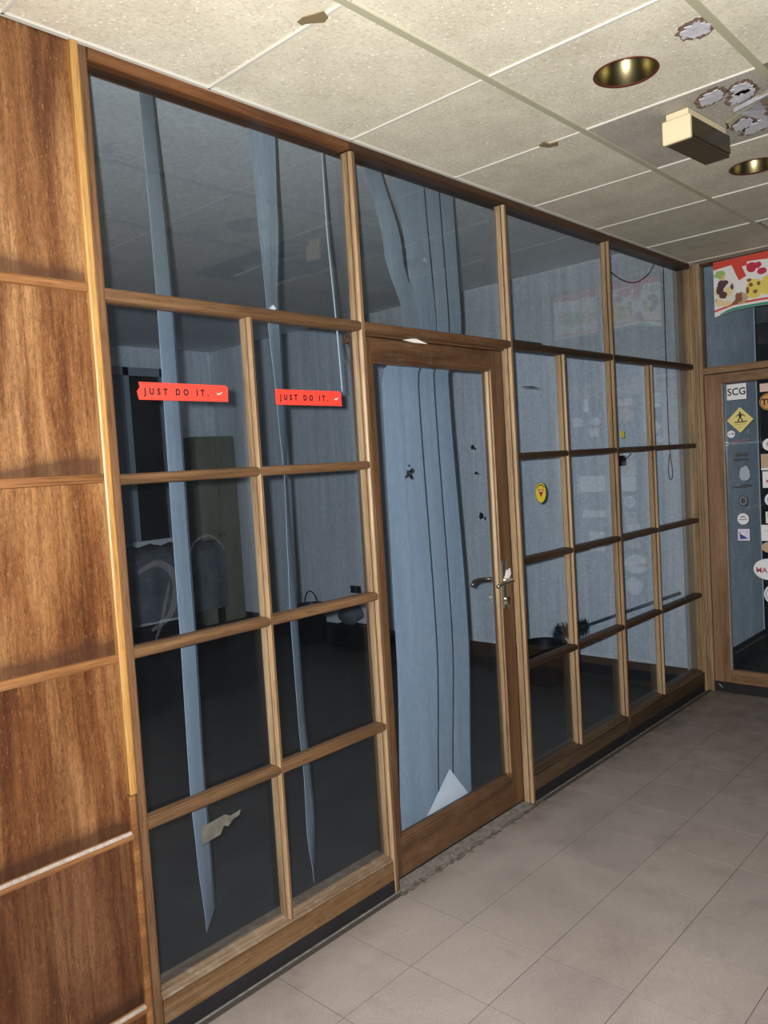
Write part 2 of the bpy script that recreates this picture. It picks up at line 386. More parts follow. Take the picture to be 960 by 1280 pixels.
# ------------------------------------------------------------------ ceiling
ce = tag(box('ceiling', -.4, XW + .02, -2.4, .0, ZC + .12, ZC + .16, m_grout), kind='structure')
cx = [1.49 - .6 * 3 + .6 * k for k in range(10)]
hole_cols = {(4, 1), (6, 1)}                        # tiles with a downlight
def tile_outline(w, d):
    bm = bmesh.new(); addbox(bm, -w / 2, w / 2, -d / 2, d / 2, 0, .014, .0012); return bm
def tile_hole(w, d, cx_, cy_, r):
    bm = bmesh.new(); n = 32; inn, out, inn2, out2 = [], [], [], []
    for i in range(n):
        a = 2 * math.pi * i / n; ca, sa = math.cos(a), math.sin(a)
        k = min((w / 2) / abs(ca) if abs(ca) > 1e-6 else 9, (d / 2) / abs(sa) if abs(sa) > 1e-6 else 9)
        inn.append(bm.verts.new((cx_ + r * ca, cy_ + r * sa, 0))); out.append(bm.verts.new((k * ca, k * sa, 0)))
        inn2.append(bm.verts.new((cx_ + r * ca, cy_ + r * sa, .014))); out2.append(bm.verts.new((k * ca, k * sa, .014)))
    for i in range(n):
        j = (i + 1) % n
        bm.faces.new((inn[i], inn[j], out[j], out[i])); bm.faces.new((inn2[j], inn2[i], out2[i], out2[j]))
        bm.faces.new((inn[i], inn2[i], inn2[j], inn[j])); bm.faces.new((out[i], out[j], out2[j], out2[i]))
    return bm
DL = [(2.395, -.895), (3.605, -.88)]
cache = {}
for i in range(10):
    for j in range(4):
        xa, xb = cx[i], min(cx[i] + .6, XW - .01)
        if xb - xa < .05: continue
        ya = 0 - (.59 if j > 0 else .006) - (j - 1) * .6 * (j > 0); yb = -.59 - .6 * j if j else -.59
        if j == 0: ya = -.012
        if (i, j) == (8, 1): continue               # air vent here
        if (i, j) == (5, 2) or (i, j) == (5, 1) and False: continue
        wd, dp = xb - xa - .006, ya - yb - .012
        cxx, cyy = (xa + xb) / 2, (ya + yb) / 2
        grey = (i, j) in ((5, 1), (6, 1), (6, 2), (5, 0), (7, 1))
        mt = m_tile_grey if (i, j) in ((5, 1),) else m_tile
        if (i, j) in hole_cols:
            dx, dy = DL[0 if i == 4 else 1]
            o = mesh('ceiling_tile', tile_hole(wd, dp, dx - cxx, dy - cyy, .092), mt, ce, origin=(0, 0, 0))
        else:
            key = (round(wd, 3), round(dp, 3), mt.name)
            if key not in cache:
                o = mesh('ceiling_tile', tile_outline(wd, dp), mt, ce, origin=(0, 0, 0)); cache[key] = o
            else:
                o = cache[key].copy(); C.objects.link(o); o.parent = ce
        g_ = 1.04 - .055 * max(0, i - 3); o.color = (g_, g_, g_ * .985, 1)  # farther tiles darkened step by step: light falloff put into their colour
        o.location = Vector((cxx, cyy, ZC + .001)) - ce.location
        o.rotation_euler = (random.uniform(-.003, .003), random.uniform(-.004, .004), 0)
for y in (-.59, -1.19, -1.79):
    box('main_tee', -.3, XW, y - .012, y + .012, ZC - .003, ZC + .03, m_tee, ce, .0008)
for i in range(1, 10):
    for j in range(3):
        a, b = ((-.008, -.577), (-.603, -1.177), (-1.203, -1.777))[j]
        if (i, j) == (5, 2): continue
        if cx[i] < XW - .03:
            box('cross_tee', cx[i] - .0045, cx[i] + .0045, b, a, ZC - .004, ZC + .02, m_tee_white, ce, .0008)
box('wall_angle', -.3, XW, -.014, 0, ZC - .004, ZC + .02, m_tee_white, ce)
# water stains: curled paint over brown rings
m_brown = mottled('brown_water_stain', (.10, .07, .05), (.24, .17, .12), (50, 50, 50), .95, .3)
m_flake = mottled('blistered_white_paint', (.42, .43, .50), (.62, .63, .70), (40, 40, 40), .9, .5)
def zpoly(name, polys, z, mt, parent, th=.001):
    bm = bmesh.new()
    for poly in polys:
        A = [bm.verts.new((x, y, z)) for x, y in poly]; B = [bm.verts.new((x, y, z - th)) for x, y in poly]
        n = len(poly); bm.faces.new(A); bm.faces.new(B[::-1])
        for i in range(n): bm.faces.new((A[i], B[i], B[(i + 1) % n], A[(i + 1) % n]))
    return mesh(name, bm, mt, parent)
rs = random.Random(4)
def rot(poly, c, a): return [(c[0] + (x - c[0]) * math.cos(a) - (y - c[1]) * math.sin(a), c[1] + (x - c[0]) * math.sin(a) + (y - c[1]) * math.cos(a)) for x, y in poly]
def stain(x, y, r, ry, a):
    zpoly('water_stain', [rot(blob(r, x, y, 34, .14, ry, rs), (x, y), a)], ZC + .0005, m_brown, ce)
    zpoly('blistered_paint', [rot(blob(r * .74, x, y, 34, .26, ry * .70, rs), (x, y), a)], ZC - .0008, m_flake, ce, .0025)
stain(2.318, -1.141, .060, .052, .5)
stain(2.79, -1.005, .075, .045, .7); stain(2.86, -1.08, .070, .045, .9); stain(2.80, -1.10, .06, .04, .4)
stain(3.17, -1.04, .10, .05, .9); stain(3.11, -1.00, .07, .04, .5)
m_chip = plain('brown_card_scrap', (.20, .15, .08), .8)
c1 = zpoly('torn_scrap', [[(1.452, -.452), (1.470, -.448), (1.474, -.462), (1.505, -.497), (1.498, -.520), (1.470, -.533), (1.462, -.510), (1.448, -.478)]], ZC - .004, m_chip, None, .002)
tag(c1, 'small torn brown card scrap stuck across a ceiling joint above the tall glazing', 'scrap')
c2 = zpoly('torn_scrap', [[(2.665, -.42), (2.705, -.435), (2.72, -.47), (2.685, -.49), (2.68, -.455), (2.65, -.45)]], ZC - .004, m_chip, None, .005)
tag(c2, 'tiny brown crumb hanging on the ceiling joint, above the glazed door side', 'scrap')

# downlights
m_brass = plain('tarnished_brass', (.20, .175, .095), .33, 1.0)
m_rust = plain('red_brown_rim', (.11, .03, .018), .4, .3)
m_dark = plain('soot_black', (.012, .011, .010), .6)
def downlight(x, y, label):
    e = empty('downlight', (x, y, ZC)); tag(e, label, 'lamp', 'recessed brass downlights in the tiled ceiling')
    bm = bmesh.new(); lathe(bm, [(.088, 0), (.097, -.001), (.098, -.003), (.095, -.005), (.0905, -.003), (.088, 0)], (x, y, ZC), 40)
    mesh('rim', bm, m_rust, e, True)
    bm = bmesh.new(); lathe(bm, [(.090, -.002), (.088, .018), (.080, .05), (.062, .085), (.044, .105), (.0435, .105), (.061, .086), (.0815, .051), (.0915, .018), (.090, -.002)], (x, y, ZC), 40)
    mesh('reflector', bm, m_brass, e, True)
    bm = bmesh.new(); lathe(bm, [(0, .11), (.046, .11), (.046, .10), (.03, .098), (.02, .085), (0, .082)], (x, y, ZC), 24)
    mesh('lamp_holder', bm, m_dark, e, True)
downlight(*DL[0], 'brass recessed downlight with red-brown rim, nearer one beside the round water stain')
downlight(*DL[1], 'brass recessed downlight with red-brown rim, farther one beyond the beige ceiling box')

# ceiling box (surface-mounted fitting)
m_beige = plain('yellowed_beige_plastic', (.72, .62, .42), .4)
m_boxdark = plain('dark_brown_lens', (.045, .033, .018), .3)
e = empty('ceiling_fixture', (2.95, -.89, ZC)); tag(e, 'beige oblong emergency light box hanging below the ceiling, dark brown underside', 'light fixture')
box('housing', 2.806, 3.11, -.944, -.846, 2.662, 2.728, m_boxdark, e, .003)
box('end_cap', 2.788, 2.806, -.946, -.844, 2.650, 2.730, m_beige, e, .004)['label'] = 'pale beige end cap'
box('mounting_plate', 2.80, 3.10, -.935, -.855, 2.728, ZC - .001, m_beige, e, .002)
box('lens_cover', 2.806, 3.106, -.941, -.849, 2.650, 2.661, m_boxdark, e, .003)
o = e; o.rotation_euler = (0, 0, 0)
for ch in e.children: pass
e.rotation_euler = (0, 0, R(-4))

# fallen tee and broken tile by the water damage
e = empty('broken_ceiling_tile', (2.98, -1.30, 2.70)); tag(e, 'broken white ceiling tile sagging from the ceiling beside the beige box', 'tile')
bm = bmesh.new()
P = [(2.90, -1.04, 2.725), (3.16, -1.085, 2.745), (3.27, -1.40, 2.75), (2.95, -1.62, 2.70), (2.70, -1.42, 2.66), (2.72, -1.21, 2.675)]
A = [bm.verts.new(p) for p in P]; B = [bm.verts.new((p[0], p[1], p[2] + .014)) for p in P]
bm.faces.new(A[::-1]); bm.faces.new(B)
for i in range(6): bm.faces.new((A[i], A[(i + 1) % 6], B[(i + 1) % 6], B[i]))
mesh('tile_slab', bm, m_flake, e)
bm = bmesh.new()
for k in range(9):
    t = k / 8; x = 2.74 + .40 * t; y = -1.20 + .10 * t + rs.uniform(-.012, .012)
    pts = blob(.022, x, y, 9, .35, .016, rs)
    z = 2.668 + .075 * t
    bm.faces.new([bm.verts.new((a, b, z - .004)) for a, b in pts])
mesh('torn_brown_facing', bm, m_brown, e)
e = empty('fallen_tee_bar', (2.9, -1.05, 2.72)); tag(e, 'loose yellowed ceiling tee bar lying slantwise under the water-stained tile', 'bar')
bm = bmesh.new(); tube(bm, [(3.03, -.975, 2.752), (2.85, -1.11, 2.715), (2.64, -1.27, 2.672)], .009, 4)
mesh('bar', bm, m_tee, e)
bm = bmesh.new(); tube(bm, [(3.035, -.97, 2.748), (3.03, -.975, 2.728)], .004, 6)
mesh('bent_tip', bm, m_brass, e)

# air vent
e = empty('air_vent', (4.79, -.89, ZC)); tag(e, 'square slatted air vent grille set in the far ceiling', 'vent')
m_vent = plain('grey_vent_paint', (.28, .27, .24), .5)
bm = bmesh.new()
for a in ((4.495, 5.085, -.60, -.612), (4.495, 5.085, -1.15, -1.18), (4.495, 4.506, -.612, -1.15), (5.055, 5.085, -.63, -1.15)):
    addbox(bm, a[0], a[1], a[3], a[2], ZC - .006, ZC + .012)
mesh('frame', bm, m_vent, e)
box('backing', 4.50, 5.08, -1.17, -.61, ZC + .05, ZC + .055, m_dark, e)
for k in range(9):
    x = 4.56 + k * .058
    bm = bmesh.new(); vs = [bm.verts.new(p) for p in ((x - .016, -1.15, ZC + .02), (x + .012, -1.15, ZC - .004), (x + .012, -.613, ZC - .004), (x - .016, -.613, ZC + .02), (x - .016, -1.15, ZC + .022), (x + .012, -1.15, ZC - .002), (x + .012, -.613, ZC - .002), (x - .016, -.613, ZC + .022))]
    for q in ((0, 1, 2, 3), (7, 6, 5, 4), (0, 4, 5, 1), (1, 5, 6, 2), (2, 6, 7, 3), (3, 7, 4, 0)): bm.faces.new([vs[i] for i in q])
    mesh('slat', bm, m_vent, e)

# ------------------------------------------------------------------ panelled wall on the left
wl = tag(box('wall_left', .02, 1.083, .022, .09, 0, ZC + .01, m_dark), kind='structure')
BZ = [.135, .630, 1.122, 1.6125, 2.116]
tops = BZ[1:] + [ZC - .002]
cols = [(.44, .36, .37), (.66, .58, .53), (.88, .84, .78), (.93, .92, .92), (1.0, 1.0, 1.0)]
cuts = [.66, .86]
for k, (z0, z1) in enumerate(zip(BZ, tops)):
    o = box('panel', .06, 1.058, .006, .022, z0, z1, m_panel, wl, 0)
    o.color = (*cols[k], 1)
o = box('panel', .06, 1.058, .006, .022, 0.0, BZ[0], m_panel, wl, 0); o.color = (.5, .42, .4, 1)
m_batten = wood('batten_wood', 0, (.10, .042, .015), (.22, .10, .038), (.34, .17, .07))
m_pale = mottled('chalky_batten_edge', (.24, .19, .165), (.42, .37, .345), (60, 60, 60), .35, .1)
for k, z in enumerate(BZ):
    b = prism('batten', [(.006, z - .013), (-.006, z - .011), (-.009, z - .004), (-.009, z + .006), (-.004, z + .012), (.006, z + .013)], 0, .06, 1.058, m_batten, wl)
    if k < 2:
        prism('batten_edge', [(-.0092, z + .0045), (-.0098, z + .0065), (-.0045, z + .0125), (-.001, z + .0130), (.0, z + .011)], 0, .06, 1.055, m_pale, b)['label'] = 'chalky pale top edge of the batten'
prism('cover_strip', [(1.057, .01), (1.057, -.010), (1.0615, -.0125), (1.076, -.0125), (1.0835, -.006), (1.0835, .01)], 2, .745, ZC - .006, wood_gold, wl)
prism('cover_strip', [(1.057, .01), (1.057, -.004), (1.0605, -.007), (1.072, -.007), (1.079, -.002), (1.0835, .01)], 2, .0, .740, m_batten, wl)
tag(box('trim_1', .02, .06, -.01, .02, 0, ZC - .004, wood_v), kind='structure')

# ------------------------------------------------------------------ joinery profiles
def facefront(o, front, ymax=.0004):
    o.data.materials.append(front); o.data.materials.append(wood_crevice)
    for p in o.data.polygons:
        yc = p.center.y + o.matrix_basis.translation.y + (world_of(o.parent).y if o.parent else 0)
        if .0126 < yc < .0188 and p.area > .001: p.material_index = 2
        if p.normal.y < -.97 and p.area > .004: p.material_index = 1
def vpost(x0, x1, back=.047, ch=.009, left=True, right=True):
    """upright: narrow front face, ovolo, groove and flat reveal back to the glass"""
    L = [(x0, back), (x0, .019), (x0 + .004, .018), (x0 + .004, .0135), (x0, .0125), (x0 + .001, .006), (x0 + ch * .55, .0015), (x0 + ch, 0)] if left else [(x0, back), (x0, 0)]
    Rr = [(x1 - ch, 0), (x1 - ch * .55, .0015), (x1 - .001, .006), (x1, .0125), (x1 - .004, .0135), (x1 - .004, .018), (x1, .019), (x1, back)] if right else [(x1, 0), (x1, back)]
    return L + Rr
def hbar(z, h, back=.047, ch=.009):
    z0, z1 = z - h / 2, z + h / 2
    return [(back, z0), (.019, z0), (.017, z0 + .003), (.0135, z0 + .003), (.0125, z0), (.006, z0 + .001), (.0015, z0 + ch * .55), (0, z0 + ch),
            (0, z1 - ch), (.0015, z1 - ch * .55), (.006, z1 - .001), (.0125, z1), (.0135, z1 - .003), (.017, z1 - .003), (.019, z1), (back, z1)]
def pane(x0, x1, z0, z1, parent, y=GY, name='glass_pane'):
    bm = bmesh.new(); addbox(bm, x0 - .004, x1 + .004, y, y + .004, z0 - .004, z1 + .004)
    return mesh(name, bm, m_glass_upper if z0 > ZT else m_glass, parent)
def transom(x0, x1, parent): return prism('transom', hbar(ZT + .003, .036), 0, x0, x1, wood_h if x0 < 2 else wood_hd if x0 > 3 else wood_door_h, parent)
def sillrail(x0, x1, parent):
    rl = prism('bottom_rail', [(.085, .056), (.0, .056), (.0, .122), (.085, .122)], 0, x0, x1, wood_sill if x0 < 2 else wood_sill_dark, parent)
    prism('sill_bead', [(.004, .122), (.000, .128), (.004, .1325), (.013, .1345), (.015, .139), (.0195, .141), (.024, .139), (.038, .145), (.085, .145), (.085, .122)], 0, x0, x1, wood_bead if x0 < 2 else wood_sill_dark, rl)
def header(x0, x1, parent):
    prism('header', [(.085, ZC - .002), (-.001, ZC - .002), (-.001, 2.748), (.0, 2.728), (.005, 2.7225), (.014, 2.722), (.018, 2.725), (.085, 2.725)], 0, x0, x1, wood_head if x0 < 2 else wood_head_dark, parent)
def grid(root, x0, x1, mx, posts=True):
    header(x0, x1, root)
    transom(x0 - .006, x1 + .006, root)
    sillrail(x0, x1, root)
    facefront(prism('muntin', vpost(mx - .0095, mx + .0095, ch=.0062), 2, .139, ZT - .014, wood_v, root), wood_front)
    for z in (Z3, Z2, Z1):
        for a, b in ((x0, mx - .0095), (mx + .0095, x1)):
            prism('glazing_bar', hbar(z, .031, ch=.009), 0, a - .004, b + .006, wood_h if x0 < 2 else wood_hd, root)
    zz = [.145, Z3, Z2, Z1, ZT]
    for k in range(4):
        a = zz[k] + (.0 if k == 0 else .0155); b = zz[k + 1] - (.0155 if k < 3 else .016)
        pane(x0, mx - .0095, a, b, root); pane(mx + .0095, x1, a, b, root)
    pane(x0, x1, ZT + .021, 2.722, root)
def w_root(name, x, y=0): return tag(empty(name, (x, y, 0)), kind='structure')

P1a, P1b = 2.089, 2.117
P2a, P2b = 3.046, 3.074
P3a, P3b = 4.029, 4.057
EX = 5.128
w1 = w_root('window_1', 1.6)
prism('post', vpost(1.0835, 1.113, left=False), 2, 0, HEAD0 + .04, wood_door_v, w1)
facefront(prism('post', vpost(P1a, P1b), 2, 0, HEAD0 + .004, wood_v, w1), wood_front)
grid(w1, 1.113, P1a, 1.5945)
w2 = w_root('window_2', 2.58)
box('frame_head', P1b, P2a, .034, .10, 2.0815, 2.118, wood_door_h, w2); header(P1b - .03, P2a + .03, w2); transom(P1b - .002, P2a + .008, w2); pane(P1b, P2a, ZT + .021, 2.722, w2)
w3 = w_root('window_3', 3.5)
facefront(prism('post', vpost(P2a, P2b), 2, 0, HEAD0 + .004, wood_v, w3), wood_front)
grid(w3, P2b, P3a, 3.521)
w4 = w_root('window_4', 4.6)
facefront(prism('post', vpost(P3a, P3b), 2, .139, HEAD0 + .004, wood_v, w4), wood_front)
grid(w4, P3b, EX, 4.523)
# corner post with reeded face
prism('corner_post', [(EX, .085), (EX, .019), (EX + .003, .017), (EX + .003, .0135), (EX, .0125), (EX + .001, .004), (EX + .008, 0),
                      (EX + .011, .003), (EX + .012, .019), (EX + .028, .019), (EX + .030, .002), (EX + .033, 0), (EX + .040, 0), (EX + .043, .006), (EX + .046, 0), (XW, -.002), (XW, -.014), (XW + .008, -.015), (XW + .008, -.021), (XW, -.022), (XW, -.040), (XW + .08, -.040), (XW + .08, .085)], 2, 0, ZC - .004, wood_v, w4)
# plinths, sealant
bl = tag(prism('baseboard_left', [(.012, 0), (.003, 0), (.003, .050), (.006, .056), (.012, .056)], 0, 1.10, P1b + .001, m_black), kind='structure')
br = tag(prism('baseboard_right', [(.012, 0), (.003, 0), (.003, .060), (.006, .066), (.012, .066)], 0, P2b + .001, EX + .01, m_black), kind='structure')
box('sealant_strip', 1.10, P1b, -.003, .003, -.003, .002, m_seal, bl); box('sealant_strip', P2b, EX, -.003, .003, -.003, .002, m_seal, br)
box('batten_core', 1.10, P1b, .012, .08, 0, .056, m_dark, bl); box('batten_core', P2b, EX, .012, .08, 0, .066, m_dark, br)

# ------------------------------------------------------------------ glazed door
D = tag(empty('door_1', (2.58, .05, 0)), kind='structure')
DY = .050
dx0, dx1 = P1b + .003, P2a - .002
def beadv(x0, x1, lit):   # vertical stile with glazing bead on its glass side
    pass
prism('stile', [(dx0, DY), (2.190, DY), (2.190, DY + .006), (2.194, DY + .008), (2.194, DY + .012), (2.214, DY + .016), (2.214, DY + .042), (dx0, DY + .042)], 2, .010, 2.080, wood_door_v, D)
prism('stile', [(2.958, DY), (dx1, DY), (dx1, DY + .042), (2.946, DY + .042), (2.946, DY + .022), (2.950, DY + .013), (2.954, DY + .012), (2.954, DY + .008), (2.957, DY + .006)], 2, .010, 2.080, wood_v if False else wood_door_v, D)
prism('glazing_bead', [(2.9565, DY + .001), (2.9585, DY + .001), (2.9585, DY + .026), (2.944, DY + .026), (2.944, DY + .020), (2.950, DY + .0125), (2.955, DY + .0115), (2.955, DY + .008)], 2, .165, 1.988, wood_v, D)
prism('top_rail', [(DY, 2.078), (DY, 2.002), (DY + .008, 1.994), (DY + .016, 1.992), (DY + .018, 1.988), (DY + .042, 1.988), (DY + .042, 2.078)], 0, 2.19, 2.958, wood_door_h, D)
prism('bottom_rail', [(DY, .012), (DY, .140), (DY + .005, .146), (DY + .010, .146), (DY + .013, .152), (DY + .026, .158), (DY + .042, .158), (DY + .042, .012)], 0, 2.19, 2.958, wood_door_h, D)
pane(2.212, 2.946, .156, 1.990, D, y=DY + .027)
prism('door_stop', [(.095, 2.062), (.125, 2.062), (.125, 2.09), (.095, 2.09)], 0, P1b, P2a, wood_door_h, D)
# handle set
m_bronze = plain('worn_bronze', (.30, .25, .17), .3, 1.0)
m_chrome = plain('rubbed_nickel', (.72, .70, .62), .22, 1.0)
hx = 2.978
h = prism('back_plate', [(hx - .017, .925), (hx - .012, .918), (hx + .012, .918), (hx + .017, .925), (hx + .017, 1.130), (hx + .010, 1.142), (hx, 1.146), (hx - .010, 1.142), (hx - .017, 1.130)], 1, DY - .007, DY, m_chrome, D)
bm = bmesh.new()
tube(bm, smoothpath([(hx, DY - .004, 1.052), (hx, DY - .03, 1.052), (hx - .004, DY - .048, 1.052), (hx - .02, DY - .056, 1.052), (hx - .06, DY - .056, 1.052), (hx - .105, DY - .054, 1.049), (hx - .128, DY - .052, 1.042)], 5), .0085, 10)
mesh('lever', bm, m_chrome, h, True)
bm = bmesh.new(); tube(bm, [(hx, DY - .004, .966), (hx, DY - .022, .966)], .010, 12); addbox(bm, hx - .005, hx + .005, DY - .020, DY - .004, .940, .962)
mesh('lock_cylinder', bm, m_bronze, h)
hb = prism('back_plate', [(hx - .017, .925), (hx + .017, .925), (hx + .017, 1.135), (hx, 1.146), (hx - .017, 1.135)], 1, DY + .042, DY + .049, m_bronze, D)
bm = bmesh.new()
tube(bm, smoothpath([(hx, DY + .045, 1.052), (hx, DY + .075, 1.052), (hx - .006, DY + .09, 1.052), (hx - .03, DY + .094, 1.054), (hx - .07, DY + .094, 1.056), (hx - .105, DY + .092, 1.050), (hx - .125, DY + .088, 1.040)], 5), [.009] * 20 + [.010] * 11, 10)
mesh('lever', bm, m_bronze, hb, True)
m_paper = mottled('white_paper', (.70, .70, .70), (.82, .82, .82), (8, 8, 8), .9, 0)
t = flat('paper_tag', [[(0, 0), (.016, -.012), (.040, .002), (.048, .014), (.044, .040), (.016, .032), (.010, .014)]], 'y', (2.972, DY - .008, 1.062), .0, m_paper, None, .002)
tag(t, 'crumpled white paper tag tucked behind the door handle plate', 'paper')

# ------------------------------------------------------------------ far wall with second door
w7 = tag(empty('window_7', (XW, -1.7, 0)), kind='structure')      # glazed side light that continues the far front
for y0 in (-1.72, -2.4): box('post', XW, XW + .08, y0 - .04, y0, 0, ZC - .012, wood_far_v, w7)
for y0, y1 in ((-1.72, -1.0), (-2.4, -1.76)):
    box('bottom_rail', XW, XW + .07, y0, y1, .0, .150, wood_far_h, w7, .002); box('transom', XW, XW + .07, y0, y1, 2.055, 2.098, wood_far_h, w7, .002)
    box('header', XW, XW + .07, y0, y1, 2.742, ZC - .002, wood_head, w7, .002)
    for z0, z1 in ((.150, 2.055), (2.098, 2.742)):
        bm = bmesh.new(); addbox(bm, XW + .03, XW + .034, y0 - .002, y1 + .002, z0 - .002, z1 + .002); mesh('glass_pane', bm, m_glass_far, w7)
w5 = w_root('window_5', XW, -.48)
def xprof(pts, a, b, name, mt, parent): return prism(name, pts, 1, a, b, mt, parent)   # outline in (x,z) run along y
xprof([(XW, ZC - .002), (XW, 2.748), (XW + .008, 2.742), (XW + .02, 2.742), (XW + .08, 2.742), (XW + .08, ZC - .002)], -1.0, -.04, 'header', wood_head, w5)
xprof([(XW, 2.055), (XW - .004, 2.065), (XW - .004, 2.090), (XW, 2.096), (XW + .02, 2.098), (XW + .08, 2.098), (XW + .08, 2.055)], -1.0, -.036, 'transom', wood_far_h, w5)
bm = bmesh.new(); addbox(bm, XW + .03, XW + .034, -.96, -.036, 2.094, 2.746); mesh('glass_pane', bm, m_glass_far, w5)
box('post', XW, XW + .08, -1.0, -.955, 0, ZC - .012, wood_far_v, w5)
D2 = tag(empty('door_2', (XW, -.5, 0)), kind='structure')
a0, a1 = -.044, -.952
box('stile', XW + .004, XW + .045, -.150, a0, .066, 2.050, wood_far_v, D2, .003)
box('stile', XW + .004, XW + .045, a1, -.846, .066, 2.050, wood_far_v, D2, .003)
box('top_rail', XW + .004, XW + .045, -.846, -.150, 1.985, 2.050, wood_far_h, D2, .003)
box('bottom_rail', XW + .004, XW + .045, -.846, -.150, .066, .150, wood_far_h, D2, .003)
box('glazing_bead', XW + .006, XW + .026, -.156, -.150, .150, 1.985, m_pale, D2)
bm = bmesh.new(); addbox(bm, XW + .027, XW + .031, -.85, -.146, .146, 1.99); mesh('glass_pane', bm, m_glass_far, D2)
tag(box('baseboard_far', XW + .006, XW + .05, -.955, -.036, 0, .064, m_black), kind='structure')
sc = prism('paper_scrap', [(-.075, .046), (-.068, .050), (-.088, .030), (-.093, .026)], 0, XW + .002, XW + .0055, m_paper); tag(sc, 'sliver of white paper stuck on black kick board under the far door', 'scrap')

# ------------------------------------------------------------------ the dark room behind the glass
def st(o): return tag(o, kind='structure')
st(box('wall_room_right', 5.07 + .0, 5.137, .086, 5.25, 0, 2.95, m_inwall))
# corridor side of that wall beyond the far door
st(box('wall_beyond', XW + .08, 6.46, .045, .12, 0, 2.80, m_farwall))
st(box('baseboard_beyond', XW + .08, 6.47, .030, .045, 0, .150, m_black))
box('return_edge', 6.46, 6.47, .040, .125, 0, 2.80, plain('pale_corner_bead', (.62, .68, .76), .6), bpy.data.objects['wall_beyond'])
st(box('wall_beyond_end', 8.6, 8.7, -3, 3, 0, 2.9, m_dark))
st(box('wall_beyond_left', 6.47, 8.6, 2.9, 3.0, 0, 2.9, m_dark))
st(box('wall_beyond_right', XW + .09, 8.6, -3.0, -2.9, 0, 2.9, m_farwall))
st(box('floor_beyond', XW + .09, 8.7, -3, 3, -.05, -.001, m_infloor))
st(box('ceiling_beyond', XW + .09, 8.7, -3, 3, 2.80, 2.86, m_inceil))
st(box('wall_room_back', -1.1, 5.137, 5.10, 5.2, 0, 2.95, m_inwall))
st(box('wall_room_left', -1.2, -1.1, .086, 5.2, 0, 2.95, m_inwall))
st(box('wall_room_front', -1.1, 1.085, .091, .12, 0, 2.95, m_inwall))
st(box('wall_room_lintel', 1.085, 5.07, .0855, .10, 2.735, 2.95, m_inwall))
st(box('floor_room', -1.1, 5.137, .0, 5.2, -.07, -.004, m_infloor))
st(box('ceiling_room', -1.1, 5.137, .0855, 5.2, 2.907, 2.95, m_inceil))
st(box('baseboard_room_right', 5.055, 5.07, .086, 5.1, 0, .158, m_black))
st(box('baseboard_room_back', -1.1, 5.055, 5.085, 5.10, 0, .158, m_black))
# a window with dark opening in the back wall
wb = tag(empty('window_6', (4.15, 5.1, 1.0)), kind='structure')
box('night_pane', 4.08, 4.42, 5.088, 5.098, 1.0, 2.62, m_dark, wb)
m_frame = plain('grey_window_frame', (.30, .33, .36), .6)
for a in ((3.62, 3.68, 1.0, 2.7), (4.02, 4.08, 1.0, 2.7), (4.42, 4.50, 1.0, 2.7), (3.62, 4.50, 2.62, 2.7)):
    box('frame', a[0], a[1], 5.05, 5.1, a[2], a[3], m_frame, wb)
box('closed_shutter', 3.68, 4.02, 5.07, 5.1, 1.0, 2.62, plain('shutter_grey', (.25, .28, .31), .7), wb)

# tall cabinet in the back corner
m_cab = mottled('olive_cabinet_laminate', (.17, .165, .115), (.27, .255, .18), (3, 3, 1), .6, 0)
e = empty('tall_cabinet', (4.82, 4.92, 0)); tag(e, 'tall olive two-door cabinet in the back corner of the dark room', 'cabinet')
box('body', 4.575, 5.05, 4.76, 5.08, .10, 2.0, m_cab, e)
box('plinth', 4.585, 5.04, 4.78, 5.07, 0, .10, m_black, e)
for a, b in ((4.578, 4.81), (4.816, 5.047)):
    d = box('door', a, b, 4.742, 4.76, .12, 1.99, m_cab, e, .003)
    bm = bmesh.new(); hxx = 4.79 if a < 4.7 else 4.836
    tube(bm, [(hxx, 4.738, 1.0), (hxx, 4.725, 1.0)], .010, 8); mesh('knob', bm, m_bronze, d)
# low counter with white dust sheet
m_sheet = mottled('grey_white_sheet', (.10, .105, .115), (.17, .175, .185), (7, 7, 7), .9, .3)
e = empty('work_table', (4.0, 4.6, 0)); tag(e, 'low table at the back of the dark room, behind the lower left panes', 'table')
box('top', 3.35, 4.55, 4.35, 5.05, .86, .90, m_sheet, e, .004)
for x in (3.40, 4.50):
    for y in (4.40, 5.0): box('leg', x - .025, x + .025, y - .025, y + .025, 0, .86, m_dark, e)
bm = bmesh.new(); nx, nz = 26, 10; g = {}
rr = random.Random(3)
for i in range(nx + 1):
    for j in range(nz + 1):
        x = 3.33 + 1.22 * i / nx
        if j < 4: y, z = 5.0 - .66 * j / 3.6, .905 + .05 * abs(math.sin(i * .9 + j)) * (1 if 0 < j else .3) + rr.uniform(0, .05)
        else: y, z = 4.335 + .018 * math.sin(i * 1.3) + rr.uniform(-.01, .01), .905 - .09 * (j - 3.7)
        g[i, j] = bm.verts.new((x, y, z))
for i in range(nx):
    for j in range(nz): bm.faces.new((g[i, j], g[i + 1, j], g[i + 1, j + 1], g[i, j + 1]))
o = mesh('dust_sheet', bm, m_sheet, None, True); tag(o, 'crumpled pale dust sheet draped over the low table at the back of the dark room', 'sheet')

